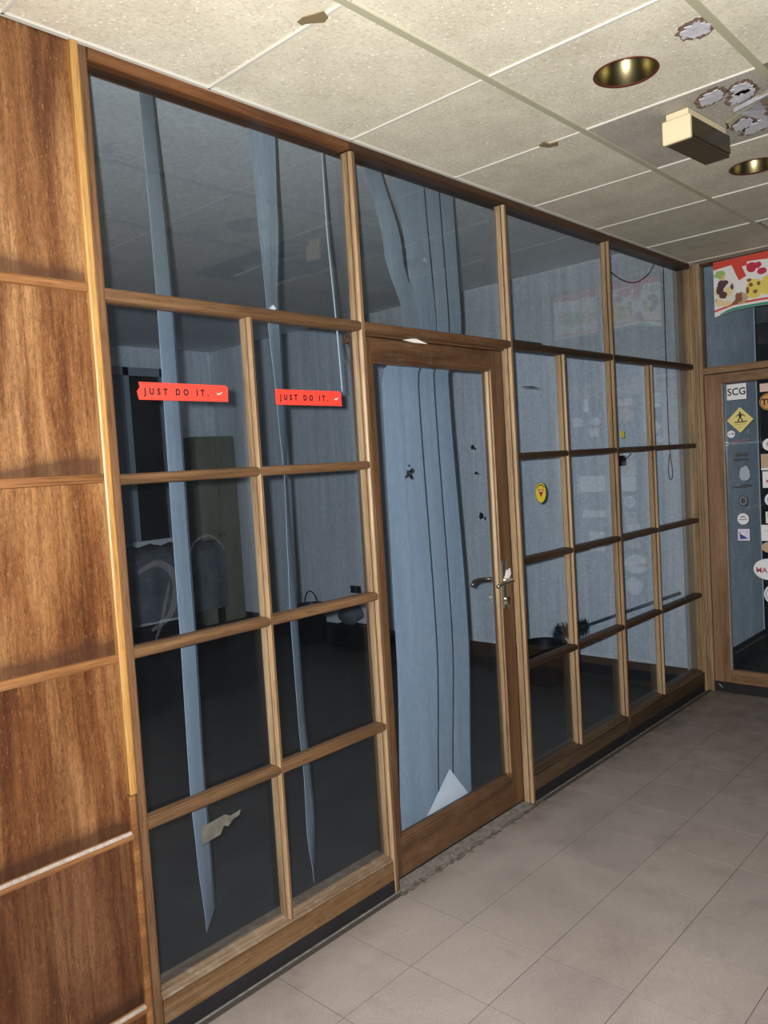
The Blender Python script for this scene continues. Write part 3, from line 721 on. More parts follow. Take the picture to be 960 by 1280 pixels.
# bins, mop, bag
def bucket(name, x, y, r0, r1, hh, mt, handle=False, label='', cat='bucket'):
    e = empty(name, (x, y, 0)); tag(e, label, cat)
    bm = bmesh.new(); lathe(bm, [(0, .0), (r0, .0), (r1, hh - .02), (r1 + .008, hh - .02), (r1 + .008, hh), (r1 - .004, hh), (r1 - .006, hh - .02), (r0 - .006, .012), (0, .012)], (x, y, 0), 28)
    mesh('body', bm, mt, e, True)
    if handle:
        bm = bmesh.new(); tube(bm, [(x + r1 * math.cos(a) * .3, y + r1 * math.cos(a) * 1.0, hh - .02 + .14 * math.sin(a)) for a in [math.pi * k / 12 for k in range(13)]], .006, 6)
        mesh('handle', bm, m_dark, e, True)
    return e
m_bin = plain('black_plastic', (.006, .006, .008), .5, 0, .2)
bucket('waste_bucket', 4.80, .99, .115, .15, .29, m_bin, False, 'black plastic bucket behind the lower panes, just right of the door handle')
bucket('waste_bin', 4.88, 3.52, .12, .14, .36, plain('dark_blue_plastic', (.010, .010, .022), .4), True, 'dark blue bin with hooped handle by the wall, seen through the left panes')
rr = random.Random(5)
bm = bmesh.new(); bmesh.ops.create_icosphere(bm, subdivisions=3, radius=1)
for v in bm.verts:
    d = 1 + .16 * math.sin(v.co.x * 5 + v.co.z * 4) + rr.uniform(-.05, .05)
    v.co = Vector((4.97 + v.co.x * .075 * d, 3.10 + v.co.y * .13 * d, .300 + max(v.co.z, -.9) * .11 * d))
o = mesh('plastic_bag', bm, m_sheet, None, True); tag(o, 'pale plastic bag on a black crate beside the dark blue bin', 'bag')
e = empty('black_crate', (4.96, 3.08, 0)); tag(e, 'black crate on the floor under the pale plastic bag', 'crate')
box('base', 4.87, 5.05, 2.90, 3.26, 0, .02, m_bin, e)
for a in ((4.87, 4.885, 2.90, 3.26), (5.035, 5.05, 2.90, 3.26), (4.885, 5.035, 2.90, 2.915), (4.885, 5.035, 3.245, 3.26)): box('side', a[0], a[1], a[2], a[3], .02, .19, m_bin, e)
box('lid', 4.886, 5.034, 2.916, 3.244, .165, .185, m_bin, e)

e = empty('broom', (4.98, .85, .3)); tag(e, 'black bristle broom leaning across the black bucket against the wall', 'broom')
bm = bmesh.new(); tube(bm, [(4.94, .80, .378), (5.035, .10, .66)], .011, 8); mesh('handle', bm, plain('grey_blue_tube', (.08, .11, .15), .4), e, True)
bm = bmesh.new(); vs = []
tube(bm, smoothpath([(4.96, .95, .33), (4.94, .87, .355), (4.94, .78, .385)]), .024, 8); mesh('head', bm, m_bin, e, True)
bm = bmesh.new()
for k in range(520):
    t = rr.random(); px, py, pz = 4.95, .98 - .24 * t, .325 + .07 * t; a = rr.uniform(0, 6.28); l = rr.uniform(.035, .085)
    q = Vector((px, py, pz)); dd = Vector((-.5 * rr.random(), math.cos(a) * .8, math.sin(a))).normalized() * l
    w_ = Vector((0, .010, .004)); vs = [bm.verts.new(q - w_), bm.verts.new(q + w_), bm.verts.new(q + dd)]; bm.faces.new(vs)
o = mesh('bristles', bm, plain('dark_teal_bristle', (.008, .022, .028), .8), e); o['kind'] = 'stuff'

# wall socket, hooks, wall marks
e = empty('wall_socket', (5.066, 3.11, .49)); tag(e, 'small double wall socket low on the room wall, seen through left panes', 'socket')
m_sock = plain('black_socket', (.02, .02, .022), .5)
for y in (3.145, 3.075): box('outlet', 5.058, 5.07, y - .028, y + .028, .46, .525, m_sock, e)
marks = [(1.72, 1.70, .018, 'dark chipped spot on the wall, upper of two behind the door glass'), (1.67, 1.161, .024, 'dark square chip on the wall beside the blinds, above the door handle'),
         (1.70, 1.50, .014, 'small dark chip on the wall behind the door glass, at middle height'), (2.10, 1.80, .012, 'tiny dark speck on the wall just right of the hanging blinds')]
for y, z, r, lb in marks:
    o = flat('chip_mark', [blob(r, 0, 0, 9, .45, None, rr), blob(r * .5, r * 1.4, -r * .8, 7, .5, None, rr)], 'x', (5.069, y, z), 0, m_dark, None, .002); tag(o, lb, 'mark')
e = empty('wall_hook', (5.05, .45, 1.55)); tag(e, 'black wall hook behind the panes, left of the hanging cord loop', 'hook')
bm = bmesh.new(); tube(bm, smoothpath([(5.069, .47, 1.55), (5.03, .45, 1.55), (5.02, .42, 1.555), (5.025, .39, 1.58)]), .006, 6); mesh('prong', bm, m_bin, e, True)
box('plate', 5.058, 5.07, .45, .50, 1.50, 1.57, m_bin, e, .003)
# cables by the right wall
bm = bmesh.new(); tube(bm, smoothpath([(5.03, .55, 2.905), (5.03, .49, 2.80), (5.03, .40, 2.72), (5.03, .31, 2.69), (5.03, .22, 2.73), (5.03, .17, 2.82), (5.03, .15, 2.905)]), .004, 6)
o = mesh('loose_cable', bm, m_bin, None, True); tag(o, 'black cable sagging in a loop from the room ceiling, behind the far top panes', 'cable')
bm = bmesh.new()
tube(bm, smoothpath([(5.03, .125, 2.905), (5.02, .127, 2.3), (5.0, .122, 1.75), (5.0, .116, 1.56), (5.0, .106, 1.45), (5.0, .114, 1.40), (5.0, .128, 1.41), (5.0, .132, 1.46), (5.0, .122, 1.56)]), .0028, 6)
o = mesh('pull_cord', bm, m_bin, None, True); tag(o, 'thin black cord ending in a small loop behind the farthest panes', 'cord')

# ------------------------------------------------------------------ vertical blinds
hr = empty('blind_rail', (2.05, .17, 2.84)); tag(hr, 'slim head rail of the vertical blinds hidden behind the wooden header', 'rail')
box('track', 1.14, 3.02, .15, .19, 2.86, 2.90, m_frame, hr, .002)
W_V = .127
m_edge_shade = plain('vane_edge_shade', (.02, .026, .034), .8)
def right_edge(xl, y, wapp, w=W_V):
    lo, hi = 0.0, math.atan2(y + 2, xl)
    ref = y
    for _ in range(40):
        a = (lo + hi) / 2; X, Y = xl + w * math.cos(a), y + w * math.sin(a)
        ap = X * (ref + 2) / (2 + Y) - xl
        if ap > wapp: lo = a
        else: hi = a
    return X, Y
def vane(keys, label, y=.15, edge=True):
    """keys: (z, left edge x, apparent width)"""
    keys = sorted(keys, key=lambda k: -k[0]); rows = []
    n = 44; z0, z1 = keys[0][0], keys[-1][0]
    for i in range(n + 1):
        z = z0 + (z1 - z0) * i / n
        for a, b in zip(keys, keys[1:]):
            if a[0] >= z >= b[0] - 1e-9:
                t = (a[0] - z) / (a[0] - b[0]); t = t * t * (3 - 2 * t)
                xl = a[1] + (b[1] - a[1]) * t; wp = a[2] + (b[2] - a[2]) * t; break
        X, Y = right_edge(xl, y, wp)
        rows.append((Vector((xl, y, z)), Vector((X, Y, z))))
    bm = bmesh.new(); grid_ = []
    for l, r in rows:
        nrm = Vector((-(r - l).y, (r - l).x, 0)).normalized(); row = []
        for k in range(5):
            t = k / 4; row.append(l.lerp(r, t) - nrm * .0012 * math.sin(math.pi * t))
        grid_.append(([bm.verts.new(p) for p in row], [bm.verts.new(p + nrm * .0012) for p in row]))
    for (a, a2), (b, b2) in zip(grid_, grid_[1:]):
        for k in range(4):
            bm.faces.new((a[k], a[k + 1], b[k + 1], b[k])); bm.faces.new((a2[k + 1], a2[k], b2[k], b2[k + 1]))
        bm.faces.new((a[0], b[0], b2[0], a2[0])); bm.faces.new((a[4], a2[4], b2[4], b[4]))
    for (a, a2) in (grid_[0], grid_[-1]):
        for k in range(4): bm.faces.new((a[k], a[k + 1], a2[k + 1], a2[k]))
    o = mesh('blind_vane', bm, m_vane, None, False)
    tag(o, label, 'blind', 'blue-grey vertical blind vanes behind the glazing')
    if edge:  # dark strip added beside the vane in place of its dark shadow line
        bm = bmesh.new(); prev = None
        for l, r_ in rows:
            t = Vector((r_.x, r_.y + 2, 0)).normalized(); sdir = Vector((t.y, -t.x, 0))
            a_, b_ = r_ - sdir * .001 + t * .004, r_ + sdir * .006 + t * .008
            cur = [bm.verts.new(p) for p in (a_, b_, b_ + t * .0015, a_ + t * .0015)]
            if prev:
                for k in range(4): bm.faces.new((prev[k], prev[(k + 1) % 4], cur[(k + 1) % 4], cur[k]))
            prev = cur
        mesh('edge_shade', bm, m_edge_shade, o)['label'] = 'added dark strip in place of the shadow line at the right edge'
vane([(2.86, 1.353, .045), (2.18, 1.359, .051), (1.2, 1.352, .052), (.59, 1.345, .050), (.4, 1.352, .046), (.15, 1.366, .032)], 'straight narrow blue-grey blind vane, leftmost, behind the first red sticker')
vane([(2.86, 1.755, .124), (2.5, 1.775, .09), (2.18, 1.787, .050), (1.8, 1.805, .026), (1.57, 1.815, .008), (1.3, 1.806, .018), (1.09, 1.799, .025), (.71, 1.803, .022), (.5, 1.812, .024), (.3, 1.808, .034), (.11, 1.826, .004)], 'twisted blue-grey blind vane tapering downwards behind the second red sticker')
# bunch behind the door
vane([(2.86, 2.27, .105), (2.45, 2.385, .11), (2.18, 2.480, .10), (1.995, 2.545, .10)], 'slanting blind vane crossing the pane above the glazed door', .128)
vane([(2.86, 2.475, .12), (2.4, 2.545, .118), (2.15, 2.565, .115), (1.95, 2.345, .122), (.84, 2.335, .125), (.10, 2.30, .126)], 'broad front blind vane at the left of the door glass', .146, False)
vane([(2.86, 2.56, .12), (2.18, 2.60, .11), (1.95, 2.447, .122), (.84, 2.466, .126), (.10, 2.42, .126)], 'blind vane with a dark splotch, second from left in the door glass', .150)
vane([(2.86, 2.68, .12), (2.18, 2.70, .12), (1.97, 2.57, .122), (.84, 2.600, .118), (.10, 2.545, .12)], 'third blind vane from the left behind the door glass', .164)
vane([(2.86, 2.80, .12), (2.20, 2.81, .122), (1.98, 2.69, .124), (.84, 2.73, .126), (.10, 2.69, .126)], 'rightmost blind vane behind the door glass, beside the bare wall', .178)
o = flat('mould_splotch', [blob(.016, 0, 0, 11, .4, None, rr), blob(.012, .018, .010, 8, .5, None, rr), blob(.009, -.018, -.012, 8, .5, None, rr), blob(.010, .012, -.020, 8, .5, None, rr), blob(.006, .0, .03, 7, .5, None, rr)], 'y', (2.475, .146, 1.563), 0.004, plain('mould', (.03, .035, .03), .9), None, .001)
tag(o, 'dark mould splotch on the pale blind behind the upper door glass', 'stain')
e = empty('blind_chain', (2.11, .15, 1.88)); tag(e, 'pale double pull chain hanging beside the post behind the left glazing', 'chain')
m_chain = plain('dull_white_cord', (.45, .50, .52), .6)
bm = bmesh.new(); tube(bm, smoothpath([(2.098, .15, 2.88), (2.10, .152, 2.5), (2.108, .15, 2.3), (2.118, .15, 2.1), (2.125, .15, 1.886)]), .0032, 6); mesh('strand', bm, m_chain, e, True)
bm = bmesh.new(); tube(bm, smoothpath([(2.118, .162, 2.88), (2.114, .158, 2.55), (2.128, .165, 2.35), (2.132, .16, 2.1), (2.165, .165, 1.99)]), .0025, 6); mesh('strand', bm, plain('dark_cord', (.10, .12, .13), .6), e, True)

# paper triangle behind the door
o = flat('paper_sheet', [[(-.21, -.02), (.0, .165), (.135, .0), (.0, -.02)]], 'y', (2.583, .108, .128), 0, m_paper, None, .001)
tag(o, 'white paper corner standing like a triangle behind the bottom of the door glass', 'paper')
o = prism('folded_paper', [(2.352, 2.079), (2.40, 2.087), (2.432, 2.0885), (2.50, 2.074), (2.42, 2.073)], 1, .0285, .0338, m_paper); tag(o, 'folded white paper slip jammed over the top of the glazed door', 'paper')
# offcut on the transom, behind upper pane
bm = bmesh.new(); addbox(bm, 3.19, 3.44, .075, .105, 2.128, 2.150); o = mesh('timber_offcut', bm, m_boxdark); tag(o, 'dark timber offcut lying on the transom right of the glazed door', 'offcut')
for x, z, sz in ((2.0 - .31, 2.135, .018), (1.77, 2.135, .022)):
    pass
o = flat('plaster_crumb', [blob(.010, 0, .010, 8, .45, .008, rr)], 'y', (1.735, .062, 2.131), 0, m_paper, None, .01); tag(o, 'crumb of pale plaster on the transom above the second red sticker', 'debris')

# ------------------------------------------------------------------ stickers on the long glazing
FG = GY - .0002
m_red = plain('red_sticker', (.84, .052, .035), .45); m_ink = plain('black_ink', (.01, .01, .012), .5); m_white = plain('white_ink', (.85, .85, .87), .5)
def slogan(x0, z0, label, flip):
    c = (x0, FG, z0)
    n = [(0, -.024), (.308, -.0255), (.310, .018), (.302, .025), (.002, .026), (.006, .012), (-.004, .0)] if not flip else [(0, -.025), (.302, -.026), (.302, .018), (.294, .026), (.0, .026)]
    o = flat('slogan_sticker', [n], 'y', c, 0, m_red); tag(o, label, 'sticker', 'red slogan stickers on the left glazing')
    text('lettering', 'JUST DO IT.', .0255, 'y', c, .128, -.001, .0007, m_ink, o, .0013, 1.95, sx=.86)
    sw = [(.268, -.001), (.271, -.0045), (.275, -.0045), (.290, .004), (.276, -.0005), (.271, -.0015), (.270, .001)]
    flat('swoosh', [sw], 'y', c, .0007, m_white, o)
slogan(1.207, 1.853, 'red slogan sticker with torn left end on the first left pane', False)
slogan(1.707, 1.847, 'red slogan sticker with clean ends on the second pane, beside the door', True)
m_yel = plain('warning_yellow', (.75, .62, .05), .5); m_redink = plain('dark_red_ink', (.35, .02, .015), .5)
c = (3.306, FG, 1.425)
o = flat('round_sticker', [disc(.048, ry=.050)], 'y', c, 0, m_yel); tag(o, 'round yellow sticker with red triangle on the pane right of the door', 'sticker')
flat('edge_ring', ringpoly(.0455, .048, ry0=.0475, ry1=.050), 'y', c, .0007, m_ink, o)
flat('triangle', [[(-.027, .016), (.027, .016), (0, -.022)]], 'y', c, .0007, m_redink, o)
flat('band', [rect(.034, .009, 0, .0085)], 'y', c, .0014, plain('pink_ink', (.75, .45, .40), .5), o)
for k in range(9):
    a = R(40 + k * 12.5)
    u, v = .037 * math.cos(a), .038 * math.sin(a)
    flat('ring_mark', [[(u - .003, v - .003), (u + .003, v - .003), (u + .003, v + .003), (u - .003, v + .003)]], 'y', c, .0007, m_ink, o)
o = flat('small_label', [rect(.046, .036)], 'y', (4.185, FG, 1.693), 0, m_yel); tag(o, 'tiny bright yellow label on the pane beside the middle post of the far glazing', 'sticker')
# dark scratch mark
o = flat('glue_mark', [[(0, 0), (.09, .004), (.17, -.004), (.09, -.002), (.02, -.004)]], 'y', (3.185, FG, 1.927), 0, m_ink); tag(o, 'thin dark horizontal glue mark high on the pane right of the door', 'mark')
# tape with torn paper, bottom-left pane
m_tape = mottled('beige_masking_tape', (.065, .065, .056), (.12, .115, .10), (30, 30, 30), .8, 0)
o = flat('masking_tape', [[(0, -.03), (.07, -.022), (.085, .0), (.10, -.008), (.12, .008), (.145, .012), (.15, .028), (.11, .022), (.09, .034), (.02, .026), (.006, .03)]], 'y', (1.300, FG, .522), 0, m_tape); tag(o, 'torn strip of beige masking tape on the bottom left pane', 'tape')
# wipe smears on the glass
def smear(name, pts, wd, z, label, mt):
    bm = bmesh.new(); P = smoothpath([(x, FG - .0004, z_) for x, z_ in pts], 5); prev = None
    for i, p in enumerate(P):
        t = (P[min(i + 1, len(P) - 1)] - P[max(i - 1, 0)]).normalized(); nn = Vector((-t.z, 0, t.x)) * wd * (.4 + .6 * math.sin(math.pi * i / (len(P) - 1)))
        cur = (bm.verts.new(p + nn), bm.verts.new(p - nn))
        if prev: bm.faces.new((prev[0], cur[0], cur[1], prev[1]))
        prev = cur
    o = mesh(name, bm, mt); o['kind'] = 'stuff'; tag(o, label, 'smear'); return o
def smear_mat():
    m = bpy.data.materials.new('dried_wipe_film'); m.use_nodes = True; nt = m.node_tree; nt.nodes.clear()
    out = nd(nt, 'ShaderNodeOutputMaterial'); tr = nd(nt, 'ShaderNodeBsdfTransparent'); df = nd(nt, 'ShaderNodeBsdfDiffuse'); df.inputs[0].default_value = (.6, .65, .7, 1)
    n = noise(nt, 60, 4, .6, 0, mapping(nt, (1, 1, 1))); mm = nd(nt, 'ShaderNodeMath', operation='MULTIPLY'); mm.inputs[1].default_value = .045; nt.links.new(n.outputs['Fac'], mm.inputs[0])
    mx = nd(nt, 'ShaderNodeMixShader'); nt.links.new(mm.outputs[0], mx.inputs[0]); nt.links.new(tr.outputs[0], mx.inputs[1]); nt.links.new(df.outputs[0], mx.inputs[2]); nt.links.new(mx.outputs[0], out.inputs[0]); return m
m_smear = smear_mat()
smear('wipe_smear', [(1.16, 1.34), (1.22, 1.36), (1.27, 1.33), (1.28, 1.27), (1.25, 1.20), (1.19, 1.17)], .012, 0, 'curved dried wipe smear at the left of the second-row pane', m_smear)
smear('wipe_smear', [(1.33, 1.37), (1.36, 1.41), (1.41, 1.42), (1.45, 1.39), (1.46, 1.37)], .004, 0, 'thin arched wipe smear beside the leftmost blind vane', m_smear)
smear('wipe_smear', [(1.20, 1.14), (1.22, 1.18), (1.24, 1.24), (1.26, 1.30)], .006, 0, 'slanting wipe smear near the lower left corner of the second-row pane', m_smear)

# ------------------------------------------------------------------ far door stickers (door glass front face)
GX = XW + .0268
def fs(name, polys, y, z, mt, label, cat='sticker', group='stickers on the far door'):
    o = flat(name, polys, 'x', (GX, y, z), 0, mt); tag(o, label, cat, group); return o, (GX, y, z)
m_lab = plain('sticker_white', (.78, .80, .86), .5); m_navy = plain('navy_ink', (.06, .05, .30), .5)
m_sy = plain('sign_yellow', (.76, .66, .24), .5); m_tan = plain('tan_print', (.50, .36, .26), .6); m_orange = plain('orange_print', (.60, .30, .08), .5)
m_pink = plain('pale_pink_paper', (.70, .52, .46), .6); m_blue = plain('sky_blue_print', (.28, .42, .68), .5); m_green = plain('green_print', (.02, .18, .10), .5)
m_wine = plain('wine_red_ink', (.40, .09, .13), .5); m_ghost = plain('faded_sticker_film', (.36, .42, .50), .7); m_dullg = plain('dull_green_black', (.045, .06, .06), .6)
o, c = fs('letter_sticker', [rect(.118, .098)], -.234, 1.927, m_lab, 'white rectangular sticker lettered SCG at the top of the far door')
text('lettering', 'SCG', .062, 'x', c, 0, -.001, .0007, m_ink, o, .0012, 1.0, sx=.95)
o, c = fs('diamond_sign', [[(-.080, 0), (0, -.080), (.080, 0), (0, .080)]], -.250, 1.750, m_sy, 'yellow diamond warning sticker with a black surfing figure on the far door')
fig = [[(-.004, .052), (.004, .052), (.006, .044), (.0, .040), (-.006, .044)],
       [(-.006, .040), (.007, .040), (.009, .022), (.006, .012), (-.006, .012), (-.007, .022)],
       [(-.006, .038), (-.024, .026), (-.026, .020), (-.006, .030)], [(.006, .038), (.020, .034), (.032, .020), (.030, .017), (.018, .027), (.006, .030)],
       [(-.006, .014), (.0, .014), (-.008, -.010), (-.016, -.010), (-.013, .0)], [(.0, .014), (.007, .014), (.016, .0), (.018, -.010), (.010, -.010), (.008, .0)],
       [(-.040, -.012), (.040, -.008), (.044, -.004), (.040, -.014), (-.030, -.018)]]
flat('surfer_figure', fig, 'x', c, .0007, m_ink, o)
flat('lettering', [rect(.010, .004, -.030 + k * .012, -.030 + k * .001) for k in range(6)] + [rect(.007, .003, -.010 + k * .009, -.045) for k in range(3)], 'x', c, .0007, plain('faded_orange_ink', (.45, .30, .08), .6), o)
o, c = fs('round_sticker', [disc(.024, ry=.023)], -.193, 1.664, m_lab, 'tiny white round sticker under the yellow diamond on the far door')
flat('mark', [rect(.012, .004, -.010, .001), rect(.010, .010, .010, .002)], 'x', c, .0007, m_ink, o)
o, c = fs('strip_label', [rect(.056, .007, 0, .009), rect(.056, .005, 0, -.008)], -.147, 1.604, m_lab, 'two thin white strips at the left edge of the far door glass')
o, c = fs('red_lettering', [rect(.011, .009, -.045 + k * .0135, .001 * k) for k in range(8)], -.245, 1.616, plain('faded_red_ink', (.30, .12, .16), .6), 'faint row of red lettering below the diamond on the far door', 'lettering')
o, c = fs('scene_sticker', [[(-.040, -.006), (-.030, .012), (-.010, .016), (-.002, .004), (.012, .008), (.036, .014), (.038, .002), (.02, -.004)], [(-.046, -.032), (.040, -.030), (.042, -.020), (-.044, -.022)]], -.248, 1.530, m_dullg, 'dark silhouette sticker with a base line, mid-height on the far door')
o, c = fs('ghost_sticker', [blob(.034, 0, 0, 14, .12, .048, rr)], -.266, 1.412, m_ghost, 'faded grey-blue round sticker residue on the far door')
o, c = fs('dash_sticker', [[(-.060, -.008), (-.01, -.006), (.0, .006), (.01, -.004), (.016, .010), (.028, .008), (.062, .004), (.060, -.004), (.02, -.012), (-.056, -.014)]], -.245, 1.340, m_dullg, 'long thin black script sticker, middle of the far door')
o, c = fs('round_sticker', [disc(.029, ry=.034)], -.252, 1.242, m_dullg, 'dark round sticker above the two small white ones on the far door')
flat('inner_ring', ringpoly(.018, .021, ry0=.021, ry1=.025), 'x', c, .0007, m_ghost, o)
o, c = fs('round_sticker', [disc(.035, ry=.036)], -.248, 1.127, m_lab, 'white round sticker with a grey emblem on the far door')
flat('emblem', [[(-.022, .006), (-.010, .018), (.008, .018), (.022, .004), (.006, .010), (-.008, .008)], rect(.050, .006, 0, -.004)], 'x', c, .0007, plain('grey_ink', (.22, .25, .30), .6), o)
o, c = fs('square_sticker', [rect(.072, .074)], -.249, 1.026, plain('lilac_white', (.68, .66, .86), .5), 'square lilac-white sticker with a dark blue triangle on the far door')
flat('blue_triangle', [[(-.028, .026), (-.020, .004), (.0, -.006), (.026, -.024), (-.024, -.028)]], 'x', c, .0007, m_navy, o)
flat('tick_mark', [[(.008, .018), (.024, .028), (.022, .012), (.014, .004), (.020, .014), (.018, .022)]], 'x', c, .0007, plain('grey_ink_2', (.35, .38, .45), .6), o)
# the column further right, partly outside the frame
o, c = fs('label_sticker', [rect(.11, .050)], -.428, 1.935, m_pink, 'pale pink rectangular sticker at the top right of the far door')
o, c = fs('round_sticker', [disc(.052)], -.420, 1.848, m_orange, 'orange round sticker with a black monogram at the right of the far door')
flat('ring', ringpoly(.044, .048), 'x', c, .0007, m_ink, o)
text('lettering', 'TU', .055, 'x', c, -.004, -.004, .0007, m_ink, o, .0016)
o, c = fs('oval_sticker', [disc(.040, ry=.038)], -.418, 1.586, m_lab, 'white oval sticker at the right edge, level with the red lettering')
text('lettering', 'N', .034, 'x', c, -.004, 0, .0007, plain('teal_ink', (.05, .16, .20), .5), o, .0008)
o, c = fs('photo_sticker', [rect(.10, .100)], -.416, 1.479, m_tan, 'tan picture sticker with pale bottom edge at the right of the far door')
flat('pale_edge', [rect(.10, .014, 0, -.043)], 'x', c, .0007, m_lab, o)
o, c = fs('label_sticker', [rect(.10, .102)], -.422, 1.371, m_lab, 'white square sticker with a red dot at the right of the far door')
flat('red_dot', [rect(.026, .016, -.016, -.010)], 'x', c, .0007, m_wine, o)
o, c = fs('round_sticker', [disc(.042)], -.422, 1.246, m_lab, 'white and sky-blue round sticker at the right edge of the far door')
flat('blue_patch', [disc(.028)], 'x', c, .0007, m_blue, o)
o, c = fs('square_sticker', [rect(.070, .072)], -.418, 1.136, m_lab, 'white square sticker with green and red blocks at the far door edge')
flat('green_block', [rect(.05, .034, .002, .012)], 'x', c, .0007, m_green, o); flat('red_block', [rect(.05, .016, .002, -.020)], 'x', c, .0007, m_wine, o)
o, c = fs('label_sticker', [rect(.10, .100)], -.404, 1.040, m_lab, 'plain white square sticker with faint lines at the right of the far door')
flat('faint_line', [rect(.06, .003, .0, .01)], 'x', c, .0007, m_ghost, o)
o, c = fs('round_sticker', [disc(.050, ry=.034)], -.402, .950, m_tan, 'tan round sticker above the large white oval on the far door')
o, c = fs('oval_sticker', [disc(.092, ry=.067)], -.392, .812, m_lab, 'large white oval sticker with wine-red lettering MA on the far door')
text('lettering', 'MA', .046, 'x', c, -.044, -.008, .0007, m_wine, o, .0010)
o, c = fs('round_sticker', [disc(.060, ry=.062)], -.418, .655, m_lab, 'white round sticker with navy ring below the large oval')
flat('ring', ringpoly(.046, .050), 'x', c, .0007, m_navy, o)

# more stickers on the door beyond the frame edge: the photograph shows them mirrored in the long glazing
for y, z, poly, mt_, lb in ((-.700, 1.378, rect(.23, .115), m_lab, 'large white label mirrored in the long glazing, middle of the far door'),
        (-.690, 1.162, rect(.20, .050), m_lab, 'narrow white strip label below the large white label on the far door'),
        (-.684, .965, rect(.12, .140), m_lab, 'upright white label above the red circle on the far door'),
        (-.726, 1.950, rect(.040, .110), m_white, 'slim upright white label high on the far door'),
        (-.796, 1.826, rect(.085, .060), m_lab, 'small white label near the outer stile of the far door'),
        (-.668, 1.745, rect(.070, .058), m_lab, 'small white label under the white oval, mirrored in the long glazing'),
        (-.655, 1.822, disc(.042, ry=.030), m_lab, 'small white oval sticker between two small labels on the far door'),
        (-.590, 1.868, disc(.030), m_lab, 'small white round sticker right of the slim upright label on the far door')):
    o, c = fs('label_sticker', [poly], y, z, mt_, lb)
o, c = fs('round_sticker', ringpoly(.040, .050), -.770, .678, m_wine, 'red ring sticker low on the far door, mirrored in the long glazing')

# food poster on the far transom
m_pred = plain('poster_red', (.62, .07, .055), .35); m_pwhite = plain('poster_white', (.78, .78, .80), .35); m_pgreen = plain('poster_green', (.05, .28, .20), .35)
Z0 = 2.41
def py(u): return -.130 - u
bm = bmesh.new(); nu = 30; U = .80; rows = []
def zb(u): return 2.402 + .020 * min(u / .12, 1.0) + .006 * math.sin(u * 7)
for i in range(nu + 1):
    u = U * i / nu; bx = XW - .006 - .012 * math.sin(math.pi * u / U)
    rows.append([bm.verts.new((bx, py(u), z)) for z in (2.740, zb(u))] + [bm.verts.new((bx + .001, py(u), z)) for z in (2.740, zb(u))])
for a, b in zip(rows, rows[1:]):
    bm.faces.new((a[0], b[0], b[1], a[1])); bm.faces.new((a[2], a[3], b[3], b[2])); bm.faces.new((a[0], a[2], b[2], b[0])); bm.faces.new((a[1], b[1], b[3], a[3]))
bm.faces.new((rows[0][0], rows[0][1], rows[0][3], rows[0][2])); bm.faces.new((rows[-1][0], rows[-1][2], rows[-1][3], rows[-1][1]))
pst = mesh('food_poster', bm, m_pwhite); tag(pst, 'glossy food poster with red top and plated dishes over the far door', 'poster')
def pbx(u): return XW - .006 - .012 * math.sin(math.pi * u / U)
def ppoly(name, polys, mt, lift):
    bm = bmesh.new()
    for poly in polys:
        # subdivide along u so the print follows the sheet
        A = [bm.verts.new((pbx(u) - lift, py(u), v)) for u, v in poly]; bm.faces.new(A)
    return mesh(name, bm, mt, pst)
def strip(u0, u1, fa, fb, n=20): return [[(u0 + (u1 - u0) * i / n, fa(u0 + (u1 - u0) * i / n)), (u0 + (u1 - u0) * (i + 1) / n, fa(u0 + (u1 - u0) * (i + 1) / n)), (u0 + (u1 - u0) * (i + 1) / n, fb(u0 + (u1 - u0) * (i + 1) / n)), (u0 + (u1 - u0) * i / n, fb(u0 + (u1 - u0) * i / n))] for i in range(n)]
ppoly('red_band', strip(0, U, lambda u: 2.7395, lambda u: 2.692 + .012 * math.sin(u * 9)), m_pred, .0008)
ppoly('green_border', strip(.035, U, lambda u: zb(u) + .016 * min(1, (u - .0) / .08), lambda u: zb(u) + .001), m_pgreen, .0008)
ppoly('red_border', strip(0, U, lambda u: zb(u) + .042, lambda u: zb(u) + .030), m_pred, .0008)
ppoly('red_wedge', [[(.112, 2.705), (.205, 2.71), (.212, 2.625), (.155, 2.60), (.140, 2.635)]], m_pred, .0012)
prr = random.Random(9)
def pb(name, lst, col, lift, j=.25): ppoly(name, [blob(r, u, v, 12, j, ry, prr) for u, v, r, ry in lst], plain(name + '_print', col, .4), lift)
pb('green_leaf', [(.040, 2.660, .036, .026)], (.34, .50, .16), .0010)
pb('plate', [(.075, 2.54, .062, .085)], (.74, .72, .66), .0014, .06)
pb('photo_ground', [(.055, 2.50, .050, .030), (.165, 2.49, .040, .040)], (.50, .36, .24), .0012)
pb('rice', [(.030, 2.485, .028, .022), (.075, 2.475, .03, .018), (.092, 2.55, .026, .03), (.02, 2.56, .014, .03)], (.76, .62, .34), .0018)
pb('dark_meat', [(.048, 2.60, .026, .028), (.040, 2.56, .026, .030), (.058, 2.53, .022, .025), (.072, 2.605, .02, .014), (.112, 2.57, .010, .018)], (.10, .045, .06), .0022)
pb('garnish', [(.060, 2.635, .010, .018)], (.72, .48, .22), .0026)
pb('brown_sauce', [(.15, 2.50, .022, .03), (.13, 2.47, .02, .012)], (.26, .10, .06), .0018)
ppoly('photo_corner', [[(.175, 2.680), (.33, 2.692), (.33, 2.60), (.20, 2.62)]], m_pwhite, .0016)
pb('red_fruit', [(.232, 2.665, .032, .030), (.27, 2.67, .02, .02), (.29, 2.63, .03, .02)], (.50, .03, .07), .0020, .12)
pb('yellow_omelette', [(.245, 2.535, .055, .058), (.33, 2.54, .06, .06)], (.74, .62, .14), .0024, .08)
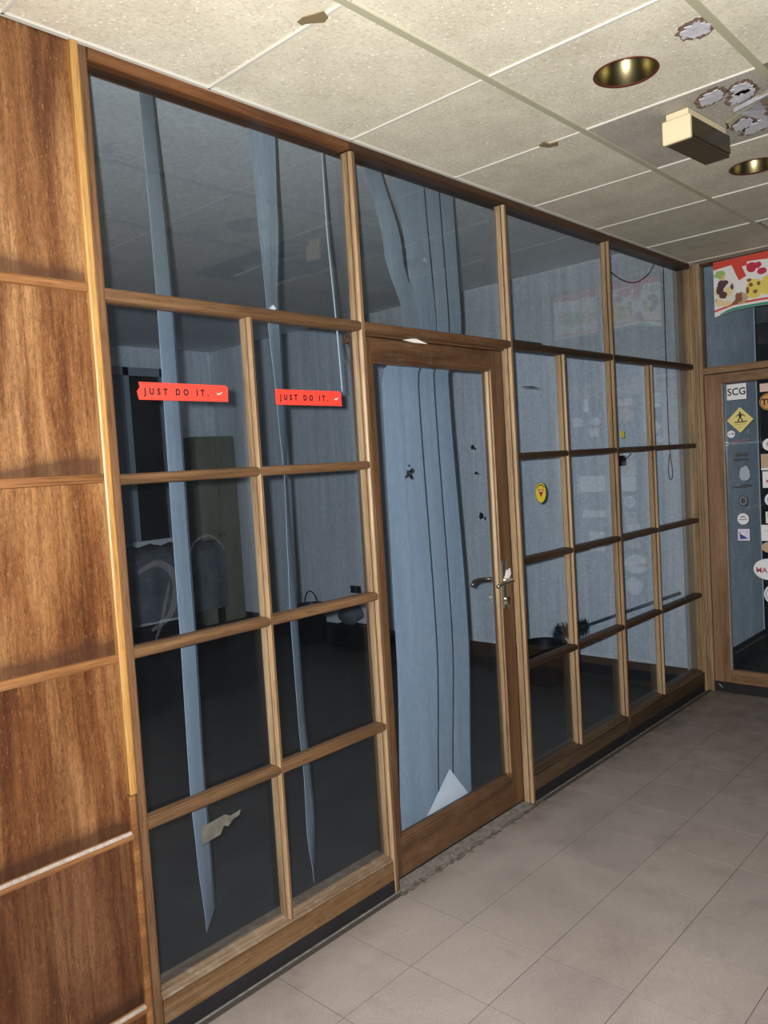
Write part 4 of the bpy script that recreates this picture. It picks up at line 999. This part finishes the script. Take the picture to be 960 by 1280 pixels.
pb('topping', [(.225, 2.56, .012, .012), (.25, 2.515, .014, .012), (.205, 2.53, .010, .02), (.27, 2.56, .012, .012), (.215, 2.59, .014, .01)], (.24, .10, .05), .0028)
pb('dish_two', [(.42, 2.56, .055, .055), (.53, 2.55, .05, .05)], (.64, .40, .18), .0024, .1)
pb('salad', [(.64, 2.56, .055, .06)], (.30, .42, .14), .0024, .15)
pb('bread', [(.73, 2.58, .04, .05)], (.66, .48, .26), .0024, .1)

# loose telephone wire down the corner post
bm = bmesh.new(); tube(bm, smoothpath([(EX + .012, -.004, 1.60), (EX + .012, -.005, 1.2), (EX + .014, -.008, .95), (EX + .018, -.014, .66), (EX + .022, -.02, .52), (EX + .008, -.012, .38), (EX - .016, -.008, .28), (EX - .018, -.006, .24)]), .0025, 6)
o = mesh('bell_wire', bm, plain('tan_wire', (.36, .22, .11), .5), None, True); tag(o, 'thin tan wire hanging loose down the corner post beside the far door', 'wire')

# dirt along the door threshold
m_crust = m_dirt
bm = bmesh.new(); dr = random.Random(12)
for k in range(260):
    t = dr.random(); x = 2.10 + 1.0 * t; y = -.012 + dr.gauss(0, .010) - .006
    r = dr.uniform(.002, .010); n = 6; z = .0006
    top = bm.verts.new((x, y, z + r * .18)); ring = [bm.verts.new((x + r * 1.8 * (1 + dr.uniform(-.4, .4)) * math.cos(6.283 * i / n), y + r * .6 * math.sin(6.283 * i / n), z)) for i in range(n)]
    for i in range(n): bm.faces.new((top, ring[i], ring[(i + 1) % n]))
o = mesh('threshold_dirt', bm, m_crust); tag(o, 'crumbly dark dirt along the floor at the foot of the glazed door', 'dirt', kind='stuff')
bm = bmesh.new()
zr = [dr.uniform(.004, .022) for _ in range(41)]
for i in range(40):
    x0, x1 = 2.118 + .92 * i / 40, 2.118 + .92 * (i + 1) / 40
    vs = [bm.verts.new(p) for p in ((x0, -.004 - zr[i], .0), (x1, -.004 - zr[i + 1], .0), (x1, .05, .004), (x0, .05, .004))]; bm.faces.new(vs)
o = mesh('threshold_mortar', bm, m_seal, fl)
